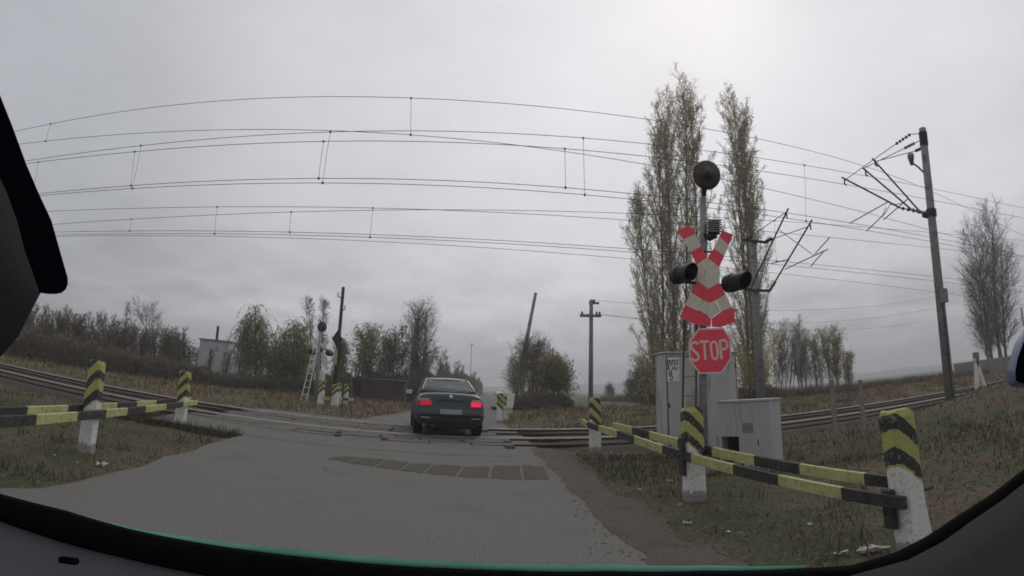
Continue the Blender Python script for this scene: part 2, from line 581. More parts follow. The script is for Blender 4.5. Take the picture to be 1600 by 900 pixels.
def ground_z(x, y):
    x, y = np.asarray(x, float), np.asarray(y, float)
    yp = -x * SY_ + y * CY_
    le, re = road_mid(y)
    off = np.maximum(np.maximum(le - x, x - re), 0)          # metres outside the road
    k = np.clip(off / 1.2, 0, 1)
    z = .045 * smooth_noise(x, y, 1.1, 1) * k + .05 * smooth_noise(x, y, 3.0, 4) * k - .03 - .03 * k
    trk = np.clip((yp - 11.6) / 1.0, 0, 1) * np.clip((20.0 - yp) / 1.2, 0, 1)
    z = z * (1 - trk) + trk * (-.03 - .05 * np.clip(off / 1.5, 0, 1))
    # bank by the tall mast, ditch behind the cabinets
    z = z + .72 * np.exp(-(((x - 13.5) / 3.6) ** 2 + ((y - 10.3) / 2.6) ** 2))
    z = z + .3 * np.exp(-(((x - 8.5) / 3.0) ** 2 + ((y - 5.5) / 2.2) ** 2))
    z = z - .28 * np.exp(-(((x - 6.6) / 1.8) ** 2 + ((y - 9.0) / 1.0) ** 2))
    z = z - .16 * np.exp(-(((x + 6.0) / 1.2) ** 2 + ((y - 11.3) / .8) ** 2))
    # the land beyond the tracks: a low grassy bank on both sides of the road
    far = np.clip((yp - 20.5) / 3.0, 0, 1) * np.clip((off - .5) / 3, 0, 1)
    z = z + far * (.16 + .1 * smooth_noise(x, y, 9, 2)) * np.clip(1 - (yp - 60) / 100, .0, 1)
    return z


def graded(lo, hi, fine_lo, fine_hi, st, g=1.16):
    c = list(np.arange(fine_lo, fine_hi + 1e-6, st))
    s_, x = st, c[-1]
    while x < hi:
        s_ *= g
        x += s_
        c.append(x)
    s_, x = st, c[0]
    pre = []
    while x > lo:
        s_ *= g
        x -= s_
        pre.append(x)
    return np.array(pre[::-1] + c)


gx = graded(-1500, 1500, -12, 16, .22)
gy = graded(-250, 1600, 1, 24, .22)
GX, GY = np.meshgrid(gx, gy)
GZ = ground_z(GX, GY)
V = np.stack([GX.ravel(), GY.ravel(), GZ.ravel()], 1)
nx, ny = len(gx), len(gy)
ii = (np.arange(ny - 1)[:, None] * nx + np.arange(nx - 1)[None, :]).ravel()
F = np.stack([ii, ii + 1, ii + nx + 1, ii + nx], 1)
ground = fast_mesh("ground", V, F, [M['soil']], smooth=True)
tag(ground, kind='structure')


def strip(name, ys, fl, fr, z, m, nx_=8, parent=None):
    vs, fs = [], []
    for y in ys:
        for k in range(nx_ + 1):
            t = k / nx_
            vs.append((fl(y) * (1 - t) + fr(y) * t, y, z(y) if callable(z) else z))
    for i in range(len(ys) - 1):
        for k in range(nx_):
            o = i * (nx_ + 1) + k
            fs.append((o, o + 1, o + nx_ + 2, o + nx_ + 1))
    b = MB().add(vs, fs)
    return b.build(name, m, parent)


ys = list(np.arange(-11, 40, .5)) + list(np.arange(40, 401, 10))
jit = {round(y, 2): (rng.uniform(-.07, .07), rng.uniform(-.06, .06)) for y in ys}
road = strip("road", ys, lambda y: float(road_mid(y)[0]) + jit[round(y, 2)][0], lambda y: float(road_mid(y)[1]) + jit[round(y, 2)][1], 0.0, M['asphalt'])
tag(road, kind='structure')
ys2 = list(np.arange(-11, 13.1, .12))
jit2 = {round(y, 2): rng.uniform(-.05, .05) + .06 * sin(y * 2.3) + .03 * sin(y * 5.1) for y in ys2}
jit3 = {round(y, 2): rng.uniform(-.025, .025) + .03 * sin(y * 3.1) for y in ys2}
sh = strip("road_shoulder", ys2, lambda y: float(road_mid(y)[1]) - .16 + jit3[round(y, 2)], lambda y: float(np.interp(y, [0, 4.35, 5.8, 8.5, 13.2], [1.66, 1.52, 1.46, 1.28, .98])) + jit2[round(y, 2)], lambda y: .003, M['wet_dirt'], 3)
tag(sh, kind='structure')
# old repair across the lane: a row of darker asphalt pieces let into the road
seams = [(-2.9, 9.35, 8.95), (-2.5, 9.62, 8.85), (-2.05, 9.7, 8.7), (-1.62, 9.55, 8.6), (-1.24, 9.6, 8.5), (-.74, 9.5, 8.4), (-.27, 9.75, 8.35), (.22, 9.95, 8.3), (.62, 9.9, 8.35)]
for (x0, yt0, yb0), (x1, yt1, yb1) in zip(seams, seams[1:]):
    b = MB()
    g_ = .02
    n_ = 5
    top = [(x0 + g_ + (x1 - x0 - 2 * g_) * i / n_, yt0 + (yt1 - yt0) * i / n_ + rng.uniform(-.09, .09), .004) for i in range(n_ + 1)]
    bot = [(x0 + g_ + (x1 - x0 - 2 * g_) * i / n_, yb0 + (yb1 - yb0) * i / n_ + rng.uniform(-.05, .05), .004) for i in range(n_ + 1)]
    b.add(bot + top, [(i, i + 1, n_ + 2 + i, n_ + 1 + i) for i in range(n_)])
    b.build("asphalt_patch", M['asphalt_patch'], road)

M['crack'] = mat("crack", (.055, .051, .044), (.085, .079, .068), 9, .95, spec=.05)
for (cx, cy, ang, ln) in ((-3.0, 8.2, -.1, 1.8), (-1.2, 10.6, .05, 2.8), (-3.6, 10.8, .4, 1.6)):
    q = Vector((cx, cy, .0035))
    up_, dn_ = [], []
    d_ = ang
    n_ = int(ln / .09)
    for i in range(n_ + 1):
        w_ = .003 * (1 - abs(2 * i / n_ - 1)) + .0015 + rng.uniform(0, .003)
        up_.append((q.x - sin(d_) * w_, q.y + cos(d_) * w_, q.z))
        dn_.append((q.x + sin(d_) * w_, q.y - cos(d_) * w_, q.z))
        d_ += rng.gauss(0, .35) - (d_ - ang) * .3
        q = q + Vector((cos(d_) * .09, sin(d_) * .09, 0))
    MB().add(up_ + dn_, [(n_ + 1 + i, n_ + 2 + i, i + 1, i) for i in range(n_)]).build("crack", M['crack'], road)

# ------------------------------------------------------------------ tracks
NEAR_RAILS, FAR_RAILS = (13.25, 14.75), (16.65, 18.15)
b = MB()
pr = [(11.9, -.07), (12.5, .03), (19.1, .03), (19.9, -.07)]
xs_ = [-400, -120, -60] + list(np.arange(-40, 41, 1.0)) + [60, 120, 400]
for xp in xs_:
    for yp, z in pr:
        b.v.append(tuple(rails(xp, yp, z - .035 - (.05 if -6.2 < xp < 3.2 else 0))))
for i in range(len(xs_) - 1):
    for k in range(3):
        o = i * 4 + k
        b.f.append((o, o + 4, o + 5, o + 1))
        b.m.append(0)
tag(b.build("ballast", M['ballast']), kind='structure')


def rail_mb(yp, x0, x1, zt, n=40):
    b = MB()
    prof = [(-.06, -.15), (.06, -.15), (.06, -.135), (.012, -.115), (.012, -.045), (.036, -.035), (.036, -.004), (.03, 0), (-.03, 0), (-.036, -.004), (-.036, -.035), (-.012, -.045), (-.012, -.115), (-.06, -.135)]
    rings = []
    for i in range(n + 1):
        xp = x0 + (x1 - x0) * i / n
        rings.append([rails(xp, yp + q[0], zt + q[1]) for q in prof])
    k = len(prof)
    for i in range(n):
        pass
    b.loft(rings)
    b.m = [1 if (j % k) in (6, 7, 8, 9) and j < n * k else 0 for j in range(len(b.f))]  # near-side head face coloured like the worn top, painting its glint wider
    return b


for label, pair, zt in (("pair of rails nearest the road barrier, worn bright on top, crossing the road", NEAR_RAILS, .075), ("second pair of rails beyond the first, rusty sides, crossing the road behind the dark car", FAR_RAILS, .085)):
    t = thing("railway_track", rails(0, pair[0], 0), label, "railway track", "railway tracks")
    for yp in pair:
        o = rail_mb(yp, -260, 260, zt - (.03 if yp == pair[0] else 0), 52).build("rail", [M['rail'], M['rail_head'] if yp == pair[1] else M['rail_dull']], t)
        o.location = -t.location
    sb = MB().box((0, 0, 0), (.24, 2.5, .14), bev=.01)
    first = None
    for i in range(-44, 45):
        xp = i * .62
        if -6.4 < xp < 2.9:
            continue
        if first is None:
            first = sb.build("sleeper", M['sleeper'], t)
            o = first
        else:
            o = first.copy()
            C.objects.link(o)
            o.parent = t
        q = rails(xp + rng.uniform(-.02, .02), (pair[0] + pair[1]) / 2, zt - .15 - .07 + .012) - t.location
        o.location = q
        o.rotation_euler = (0, 0, YAW + rng.uniform(-.015, .015))

# crossing deck of worn concrete slabs, each its own piece
deck = bpy.data.objects.new("crossing_deck", None)
C.objects.link(deck)
tag(deck, kind='structure')
slab_rows = [(12.62, 13.17), (13.35, 13.98), (14.02, 14.65), (14.86, 15.42), (15.46, 16.0), (16.04, 16.56), (16.76, 17.38), (17.42, 18.04), (18.26, 18.9)]
for r_, (y0, y1) in enumerate(slab_rows):
    x = -5.7 + rng.uniform(-.3, .3)
    xe = 1.5 - r_ * .06
    proto = None
    while x < xe:
        ln = .96
        if proto is None:
            proto = MB().box((0, 0, 0), (ln - .035, y1 - y0, .16), bev=.022).build("slab", M['slab'], deck)
            o = proto
        else:
            o = proto.copy()
            C.objects.link(o)
        o.parent = deck
        o.location = rails(x + ln / 2, (y0 + y1) / 2, .068 - .08 + rng.uniform(-.014, .008))
        o.rotation_euler = (rng.uniform(-.012, .012), rng.uniform(-.01, .01), YAW + rng.uniform(-.012, .012))
        x += ln + (rng.uniform(.05, .14) if rng.random() < .25 else 0)
# asphalt ramps up to the deck
b = MB()
for (ya, yb, za, zb) in ((11.2, 12.6, .004, .062), (18.92, 20.6, .066, .004)):
    vs = []
    for i in range(13):
        for yp, z in ((ya, za), (yb, zb)):
            e = rng.uniform(-.03, .03)
            le, re = (-5.9, 1.75) if ya < 15 else (-6.0, 2.2)
            vs.append(rails(le + (re - le) * i / 12, yp + e, z))
    b.add(vs, [(2 * i, 2 * i + 2, 2 * i + 3, 2 * i + 1) for i in range(12)])
tag(b.build("road_ramp", M['asphalt']), kind='structure')

# ------------------------------------------------------------------ hills
def ridge(name, D, az0, az1, hf, m, depth=900, seed=1):
    n = 90
    vs, fs = [], []
    rows = [(0, 0), (.35, .55), (.7, .92), (1, 1), (1.4, .6)]
    for i in range(n + 1):
        az = az0 + (az1 - az0) * i / n
        h = hf(az) * (1 + .1 * sin(az * 1.1 + seed) + .05 * sin(az * 3.7 + seed * 2))
        for q, s in rows:
            v = polar(az, D + depth * (q - 1), -1.0)
            v.z = -1.0 + h * s
            vs.append(v)
    k = len(rows)
    for i in range(n):
        for j in range(k - 1):
            fs.append((i * k + j, (i + 1) * k + j, (i + 1) * k + j + 1, i * k + j + 1))
    o = MB().add(vs, fs).build(name, m, smooth=True)
    return tag(o, kind='structure')


M['hill'] = mat("hill", (.035, .04, .042), (.06, .06, .056), .008, .95, world=True, c3=(.09, .08, .07), scale3=.01, thr=.6)
ridge("hills", 1150, -62, 66, lambda az: float(np.interp(az, [-62, -10, 0, 9, 15, 24, 34, 39, 45, 52, 66], [5, 6, 10, 17, 15.5, 11, 9, 10.5, 10, 9.5, 9])) + 1, M['hill'], 420)

# ------------------------------------------------------------------ grass, leaves, litter scattered over the verges
def scatter_pts(n, fn):
    out = []
    while sum(len(q) for q in out) < n:
        out.append(fn(n))
    return np.concatenate(out)[:n]


def verge(n, xr, yr, cond, power=1.0):
    def fn(k):
        x = nrng.uniform(xr[0], xr[1], k)
        y = yr[0] + (yr[1] - yr[0]) * nrng.random(k) ** power
        le, re = road_mid(y)
        yp = -x * SY_ + y * CY_
        ok = ((x > re + .1) | (x < le - .05)) & cond(x, y, yp)
        return np.stack([x, y], 1)[ok]
    return scatter_pts(n, fn)


def blades(name, P, hmin, hmax, wid, mats, probs, lean=.5, patchy=False):
    n = len(P)
    z = ground_z(P[:, 0], P[:, 1])
    h = nrng.uniform(hmin, hmax, n) * np.clip(nrng.normal(1, .25, n), .4, 1.6)
    a_ = nrng.uniform(0, 2 * pi, n)
    la = nrng.uniform(0, 2 * pi, n)
    ll = h * nrng.uniform(.1, lean, n)
    w = wid * nrng.uniform(.6, 1.4, n)
    dx, dy = np.cos(a_) * w, np.sin(a_) * w
    B = np.stack([P[:, 0], P[:, 1], z - .02], 1)
    T = B + np.stack([np.cos(la) * ll, np.sin(la) * ll, h], 1)
    Mid = B + np.stack([np.cos(la) * ll * .3, np.sin(la) * ll * .3, h * .55], 1)
    O = np.stack([dx, dy, np.zeros(n)], 1)
    V = np.stack([B - O, B + O, Mid + O * .8, Mid - O * .8, T], 1).reshape(-1, 3)
    o = np.arange(n)[:, None] * 5
    F = np.concatenate([o + np.array([[0, 1, 2]]), o + np.array([[0, 2, 3]]), o + np.array([[3, 2, 4]])], 0)
    mi = nrng.choice(len(mats), n, p=probs)
    if patchy:                                             # colour drifts in patches, not blade by blade
        q = smooth_noise(P[:, 0], P[:, 1], 2.2, 9) + nrng.normal(0, .25, n)
        mi = np.where(q > .28, 2, np.where(q < -.5, 1, 0))
    mi = np.tile(mi, 3)
    ob = fast_mesh(name, V, F, mats, mi)
    return tag(ob, kind='stuff')


gd = [mat('grass_straw_dark', (.1, .078, .045), (.15, .118, .07), .7, .9, world=True), mat('grass_green_dark', (.06, .066, .03), (.09, .095, .045), .7, .9, world=True), mat('grass_brown_dark', (.07, .055, .035), (.11, .085, .055), .7, .9, world=True)]
gm = [M['grass_dry'], M['grass_green'], M['grass_brown']]
notrack = lambda x, y, yp: (yp < 12.3) | (yp > 19.6)
P1 = verge(26000, (1.3, 9), (2.2, 12), lambda x, y, yp: (yp < 12.0) & (x > np.interp(y, [2, 4.35, 5.8, 8.5, 13], [1.45, 1.36, 1.3, 1.14, .86])))
blades("grass", P1, .015, .06, .005, gm, [.12, .25, .63])
P1 = verge(22000, (-13, -3), (2.5, 12), lambda x, y, yp: yp < 12.2)
blades("grass", P1, .015, .06, .006, gm, [.06, .62, .32])
P2 = verge(26000, (5, 26), (3, 20), lambda x, y, yp: yp < 12.0)
blades("grass", P2, .03, .11, .009, gd, [.3, .3, .4])
P3 = verge(75000, (-40, 50), (18, 50), lambda x, y, yp: (yp > 19.9) & (yp < 40) & (smooth_noise(x, y, 1.6, 7) + .5 * smooth_noise(x, y, .5, 2) > -.35), .8)
blades("grass", P3, .05, .2, .02, gm, [.55, .12, .33], lean=1.1, patchy=True)
P3 = verge(16000, (-40, 50), (18, 50), lambda x, y, yp: (yp > 19.9) & (yp < 44) & (smooth_noise(x, y, 2.6, 17) > .25), .8)
blades("grass", P3, .12, .42, .016, gm, [.4, .1, .5], lean=.8)
P4 = verge(5000, (-8.5, -4.8), (9.8, 12.2), lambda x, y, yp: yp < 12.2)
blades("grass", P4, .06, .2, .01, gd, [.25, .5, .25])
P5 = verge(3000, (1.4, 5), (8, 12), lambda x, y, yp: yp < 12)
blades("grass", P5, .03, .12, .008, gd, [.4, .2, .4])


PW = verge(2600, (1.7, 9), (3, 12), lambda x, y, yp: (yp < 12) & (smooth_noise(x, y, .7, 5) > .3))
blades("weeds", PW, .06, .2, .005, [gd[0], gd[1], M['grass_dry']], [.45, .35, .2], lean=.9)
PW = verge(2200, (-12, -3.6), (3, 12), lambda x, y, yp: (yp < 12) & (smooth_noise(x, y, .7, 8) > .35))
blades("weeds", PW, .06, .18, .005, [gd[0], gd[1], M['grass_green']], [.3, .4, .3], lean=.9)


def leaves_on_ground(name, P, size, mats, lift=.012):
    n = len(P)
    z = np.maximum(ground_z(P[:, 0], P[:, 1]), -.02) + lift
    a_ = nrng.uniform(0, 2 * pi, n)
    s = size * nrng.uniform(.5, 1.3, n)
    ux, uy = np.cos(a_) * s, np.sin(a_) * s
    tz = nrng.uniform(-.5, .5, (n, 4)) * s[:, None] * .6
    V = np.stack([np.stack([P[:, 0] + sx * ux - sy * uy * .6, P[:, 1] + sx * uy + sy * ux * .6, z + np.abs(tz[:, k])], 1) for k, (sx, sy) in enumerate(((-1, 0), (0, -1), (1, 0), (0, 1)))], 1).reshape(-1, 3)
    F = np.arange(n * 4).reshape(n, 4)
    o = fast_mesh(name, V, F, mats, nrng.integers(0, len(mats), n))
    return tag(o, kind='stuff')


PL = verge(6000, (1.2, 8), (2.5, 12.5), lambda x, y, yp: yp < 12.2, 1.0)
leaves_on_ground("fallen_leaves", PL, .028, [M['grass_brown'], gd[0], gd[2], M['leaf_brown'], M['grass_brown']])
PE = np.stack([nrng.normal(1.25, .28, 1500), nrng.uniform(2.5, 12.3, 1500)], 1)
PE[:, 0] -= np.interp(PE[:, 1], [2.5, 6, 12.3], [0, .05, .42])
leaves_on_ground("fallen_leaves", PE, .02, [M['grass_brown'], gd[0], gd[2], M['ballast']], .02)
PL = verge(2500, (-10, -3.5), (3, 12), lambda x, y, yp: yp < 12.2, 1.0)
leaves_on_ground("fallen_leaves", PL, .028, [gd[2], M['grass_brown'], gd[0]])
PS = np.stack([nrng.uniform(-6.3, 1.3, 500), nrng.uniform(11.5, 20, 500)], 1)
leaves_on_ground("gravel", PS, .02, [M['ballast'], M['slab']], .06)


def scrap(loc, s, label, group="scraps of white litter on the verge"):
    b = MB()
    n = 4
    gridv = []
    for i in range(n + 1):
        for j in range(n + 1):
            gridv.append(((i / n - .5) * s + rng.uniform(-.1, .1) * s, (j / n - .5) * s * .6 + rng.uniform(-.08, .08) * s, abs(rng.gauss(0, .16)) * s + .012))
    fs = [(i * (n + 1) + j, (i + 1) * (n + 1) + j, (i + 1) * (n + 1) + j + 1, i * (n + 1) + j + 1) for i in range(n) for j in range(n)]
    o = b.add(gridv, fs).build("paper_scrap", M['litter'])
    o.location = (loc[0], loc[1], float(ground_z(loc[0], loc[1])))
    o.rotation_euler = (0, 0, rng.uniform(0, 6))
    sm = o.modifiers.new("thick", 'SOLIDIFY')
    sm.thickness = .004
    return tag(o, label, "litter", group)


same = "small pale scrap of litter lying on the brown verge beside the road"
for x, y, s in ((1.75, 7.6, .07), (1.95, 6.4, .05), (1.72, 5.45, .08), (1.95, 4.95, .05), (2.6, 4.6, .05), (2.35, 8.2, .08)):
    scrap((x, y), s, same)
scrap((-4.3, 5.1), .13, "pale crumpled scrap of paper on grass by the barrier post nearest the dashboard")
same = "tiny pale scrap of litter in the grass on the far side of the lane"
for x, y, s in ((-4.5, 4.9, .04), (-4.9, 4.9, .05)):
    scrap((x, y), s, same, "tiny scraps of litter beside the lane")

# torn white bag by the nearest barrier post
b = MB()
base = Vector((2.4, 3.56, 0))
for k in range(7):
    a0 = rng.uniform(0, 6.28)
    pts = []
    q = Vector((rng.uniform(-.12, .12), rng.uniform(-.05, .05), .03))
    d = Vector((cos(a0), sin(a0) * .5, rng.uniform(.0, .15)))
    for i in range(7):
        pts.append(q.copy())
        q = q + d * .03
        d = (d + Vector((rng.uniform(-.7, .7), rng.uniform(-.7, .7), rng.uniform(-.6, .35)))).normalized()
        q.z = max(q.z, .01)
    b.tube(pts, [.012 + .02 * rng.random() for _ in pts], 6, flat=.3)
o = b.build("plastic_bag", M['litter'], smooth=True)
o.location = base + Vector((0, 0, float(ground_z(base.x, base.y)) + .01))
tag(o, "torn twisted white plastic bag on the ground beside the nearest barrier post", "bag")


# ------------------------------------------------------------------ barriers
def post_mesh(w, h, seed, m, parent, loc, name="post"):
    r_ = random.Random(seed)
    rings = []
    zs = [-.25, .05, .35, .62, .85, h - .04, h]
    for z in zs:
        k = w / 2 * (1.0 + r_.uniform(-.035, .035)) * (.86 if z == h else 1)
        ring = []
        cc = .16 * w
        for sx, sy in ((-1, -1), (1, -1), (1, 1), (-1, 1)):
            x, y = sx * k, sy * k
            e = [(x, y - sy * cc), (x - sx * cc, y)]
            if sx * sy > 0:
                e = [(x, y - sy * cc), (x - sx * cc, y)]
            else:
                e = [(x - sx * cc, y), (x, y - sy * cc)]
            if (sx, sy) == (-1, -1):
                e = [(x, y + cc), (x + cc, y)]
            if (sx, sy) == (1, -1):
                e = [(x - cc, y), (x, y + cc)]
            if (sx, sy) == (1, 1):
                e = [(x, y - cc), (x - cc, y)]
            if (sx, sy) == (-1, 1):
                e = [(x + cc, y), (x, y - cc)]
            for q in e:
                ring.append(Vector((q[0] + r_.uniform(-.004, .004), q[1] + r_.uniform(-.004, .004), z + (r_.uniform(-.012, .012) if z > .1 else 0))))
        rings.append(ring)
    return MB().loft(rings).build(name, m, parent, loc=loc)


def beam(pts, first_yellow, parent, loc, h=.15, w=.05, mats=None, label=None, h2=None):
    """A painted rail through pts (one per stripe end); stripes alternate."""
    b = MB()
    pts = [Vector(q) - loc for q in pts]
    rings = []
    for i, q in enumerate(pts):
        d = (pts[min(i + 1, len(pts) - 1)] - pts[max(i - 1, 0)]).normalized()
        sd = Vector((d.y, -d.x, 0)).normalized()
        hk = h if h2 is None else h + (h2 - h) * (i / (len(pts) - 1))
        up = Vector((0, 0, 1))
        pr_ = [(-1, -.92), (-.8, -1), (.8, -1), (1, -.92), (1, .92), (.8, 1), (-.8, 1), (-1, .92)]
        rings.append([q + sd * (u * w / 2) + up * (v * hk / 2) for u, v in pr_])
    b.loft(rings)
    k = 8
    b.m = [(0 if ((j // k) % 2 == 0) == first_yellow else 1) for j in range((len(pts) - 1) * k)] + [0, 1]
    o = b.build("rail_beam", [M['yellow'], M['stripe_black']], parent)
    if label:
        o['label'] = label
    return o


base = Vector((2.23, 6.76, 0))
t = thing("barrier", base, "long yellow and black striped barrier on three concrete posts beside the stop sign", "barrier", "striped road barriers")
for (x, y, w, h) in ((1.93, 12.72, .25, 1.12), (2.25, 6.78, .245, 1.05), (2.7, 3.28, .216, 1.0)):
    q = Vector((x, y, float(ground_z(x, y)) + .03))
    o = post_mesh(w, h, int(y * 10), M['chevron'], t, q - base)
    if y < 4:
        o.rotation_euler = (0, R(-3.5), 0)
fx = lambda y: float(np.interp(y, [3.1, 6.76, 12.72, 13.4], [2.54, 2.09, 1.77, 1.72]))
fz = lambda y: float(np.interp(y, [3.1, 4.5, 6.7, 9.5, 12.7, 13.4], [.34, .385, .45, .5, .515, .56]))
ysf = [13.35, 12.72, 11.49, 9.95, 8.82, 7.44, 6.44, 5.46, 4.65, 3.79, 3.14]
beam([(fx(y), y, fz(y)) for y in ysf], True, t, base, .128, .042, h2=.088)
rx = lambda y: float(np.interp(y, [3.1, 6.76, 12.72], [2.88, 2.405, 2.09]))
ysr = [11.6, 10.1, 9.05, 7.71, 6.55, 5.6, 4.8, 3.92, 3.42]
beam([(rx(y), y, fz(y) + .04) for y in ysr], True, t, base, .128, .042, h2=.088)
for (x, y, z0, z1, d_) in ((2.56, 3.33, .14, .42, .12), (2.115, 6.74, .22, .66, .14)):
    MB().box((x - .02 - base.x, y - base.y, (z0 + z1) / 2), (.05, d_, z1 - z0), bev=.01).build("dark_plate", M['stripe_black'], t)  # dark box against the road-side face of the post
# bolts clamp the rails
for (x, y) in ((1.85, 12.72), (2.16, 6.77), (2.62, 3.27)):
    b = MB()
    b.tube([(x - .12 - base.x, y - base.y, fz(y)), (x + .3 - base.x, y - base.y, fz(y) + .02)], .014, 6)
    b.build("bolt", M['rust_metal'], t)

base = Vector((-4.98, 5.53, 0))
t = thing("barrier", base, "striped two-rail barrier on two chipped posts across the lane from the stop sign", "barrier", "striped road barriers")
for (x, y, w, h, rz) in ((-4.98, 5.55, .19, 1.1, .18), (-6.73, 10.4, .22, 1.13, .14)):
    q = Vector((x, y, float(ground_z(x, y)) + .03))
    o = post_mesh(w, h, int(y * 10) + 3, M['chevron_b'], t, q - base)
    o.rotation_euler = (0, 0, rz)
lx = lambda y: float(np.interp(y, [0, 5.5, 10.35, 12], [-2.83, -4.83, -6.57, -7.17]))
lz = lambda y: float(np.interp(y, [0, 4, 8, 11.4], [.5, .47, .44, .42]))
ysl = [2.6, 3.9, 4.87, 5.76, 6.57, 7.44, 8.65, 9.95, 11.3]
beam([(lx(y), y, lz(y)) for y in ysl], False, t, base, .1, .045)
ysl = [2.9, 4.05, 5.03, 5.93, 6.71, 7.64, 8.75, 10.2, 11.6]
beam([(lx(y) - .27, y, lz(y) + .025) for y in ysl], False, t, base, .1, .045)
for y in (5.55, 10.4):
    b = MB()
    x = lx(y)
    b.tube([(x + .04 - base.x, y - base.y, lz(y)), (x - .32 - base.x, y - base.y + .02, lz(y) + .02)], .012, 6)
    b.build("bolt", M['rust_metal'], t)

# ------------------------------------------------------------------ crossing signal with stop sign
AZ = R(20.4)
SU, SN, SW = Vector((cos(AZ), -sin(AZ), 0)), Vector((-sin(AZ), -cos(AZ), 0)), Vector((0, 0, 1))
SO = Vector((sin(AZ) * 9, cos(AZ) * 9, 0))
sbase = SO + SU * -.12
sbase.z = float(ground_z(sbase.x, sbase.y))
sig = thing("crossing_signal", sbase, "level crossing signal mast with red and white crosses, bell disc and red stop sign", "crossing signal")


def sp(u, w, n=0.0):
    return SO + SU * u + SW * w + SN * n - sbase


MB().tube([sp(-.17, sbase.z - .3, -.06), sp(-.12, 1.4, -.06), sp(-.03, 3.4, -.06), sp(-.01, 4.1, -.06)], [.07, .066, .063, .06], 14).build("mast", M['galv'], sig, smooth=True)
MB().box(sp(-.17, sbase.z + .1, -.06), (.34, .34, .25), bev=.03).build("mast_base", M['concrete'], sig)
polys_r = [[(-.469, 3.561), (-.257, 3.646), (-.167, 3.497), (-.362, 3.422)], [(-.252, 3.22), (-.062, 3.305), (.021, 3.13), (-.163, 3.036)],
           [(.284, 3.537), (.461, 3.46), (.384, 3.3), (.231, 3.435)], [(.138, 3.262), (.302, 3.137), (.21, 2.976), (.026, 3.129)],
           [(-.159, 2.781), (.017, 2.657), (.208, 2.741), (.293, 2.566), (.132, 2.484), (.034, 2.451), (-.069, 2.5), (-.26, 2.62)],
           [(-.372, 2.439), (-.172, 2.333), (-.156, 2.354), (.048, 2.218), (.034, 2.096), (-.188, 2.138), (-.454, 2.243)],
           [(.053, 2.218), (.211, 2.312), (.385, 2.376), (.435, 2.319), (.423, 2.158), (.19, 2.084), (.05, 2.098)]]
polys_w = [[(-.362, 3.422), (-.167, 3.497), (-.062, 3.305), (-.252, 3.22)], [(.231, 3.435), (.384, 3.3), (.302, 3.137), (.138, 3.262)],
           [(.02, 3.128), (.212, 2.974), (.207, 2.744), (.017, 2.658), (-.157, 2.784), (-.16, 3.031)],
           [(-.26, 2.62), (-.073, 2.498), (-.169, 2.336), (-.369, 2.443)], [(.296, 2.566), (.383, 2.381), (.216, 2.315), (.136, 2.484)],
           [(-.063, 2.495), (.034, 2.449), (.127, 2.483), (.209, 2.317), (.05, 2.223), (-.154, 2.36)]]


def ccw(poly):
    ar = sum(poly[i][0] * poly[(i + 1) % len(poly)][1] - poly[(i + 1) % len(poly)][0] * poly[i][1] for i in range(len(poly)))
    return poly if ar > 0 else poly[::-1]


OO = SO - sbase
cross = bpy.data.objects.new("warning_cross", None)
C.objects.link(cross)
cross.parent = sig
cross['label'] = "double red and white warning cross on the mast"
for pl, mname, dz in [(q, 'sign_red', .05) for q in polys_r] + [(q, 'sign_white', .056) for q in polys_w]:
    c_ = Vector((sum(q[0] for q in pl) / len(pl), sum(q[1] for q in pl) / len(pl)))
    MB().plate(ccw(pl), OO + SN * dz, SU, SW, SN, .012, 0, 1).build("red_panel" if mname == 'sign_red' else "white_panel", [M[mname], M['galv']], cross)
MB().box(sp(.0, 2.9, .02), (.09, .06, .09)).build("bracket", M['dark_metal'], sig)
MB().box(sp(.0, 2.3, .02), (.09, .06, .09)).build("bracket", M['dark_metal'], sig)
MB().tube([sp(-.25, 3.25, .03), sp(.25, 3.2, .03)], .016, 6).build("bracket", M['dark_metal'], sig)
# stop sign
oc = [(-.329, 1.897), (-.331, 1.62), (-.175, 1.42), (.184, 1.413), (.346, 1.615), (.35, 1.915), (.24, 2.075), (-.165, 2.082)]
occ = (sum(q[0] for q in oc) / 8, sum(q[1] for q in oc) / 8)
stop = MB().plate(ccw(oc), OO + SN * .075, SU, SW, SN, .012, 0, 1).build("stop_sign", [M['sign_cream'], M['galv']], sig)
oin = [((q[0] - occ[0]) * .925 + occ[0], (q[1] - occ[1]) * .925 + occ[1]) for q in oc]
MB().plate(ccw(oin), OO + SN * .083, SU, SW, SN, .004).build("red_field", M['sign_red'], stop)


def strokes(name, lines, rad, parent, m, n, close=()):
    b = MB()
    for k, ln in enumerate(lines):
        pts = [OO + SU * q[0] + SW * q[1] for q in ln]
        lo, hi = [], []
        for i, q in enumerate(pts):
            if k in close:
                d = (pts[(i + 1) % len(pts)] - pts[i - 1]).normalized()
            else:
                d = (pts[min(i + 1, len(pts) - 1)] - pts[max(i - 1, 0)]).normalized()
            s_ = d.cross(SN).normalized() * rad
            lo.append(q + s_)
            hi.append(q - s_)
        nn = len(pts)
        vs = [v + SN * n for v in lo + hi] + [v + SN * (n - .004) for v in lo + hi]
        fs = []
        rngk = nn if k in close else nn - 1
        for i in range(rngk):
            j = (i + 1) % nn
            fs.append((i, j, nn + j, nn + i))
            fs.append((2 * nn + j, 2 * nn + i, i, j))
            fs.append((nn + i, nn + j, 3 * nn + j, 3 * nn + i))
        b.add(vs, fs)
    return b.build(name, m, parent)


def arc(cx, cy, rx_, ry_, a0, a1, n=8):
    return [(cx + rx_ * cos(R(a0 + (a1 - a0) * i / n)), cy + ry_ * sin(R(a0 + (a1 - a0) * i / n))) for i in range(n + 1)]


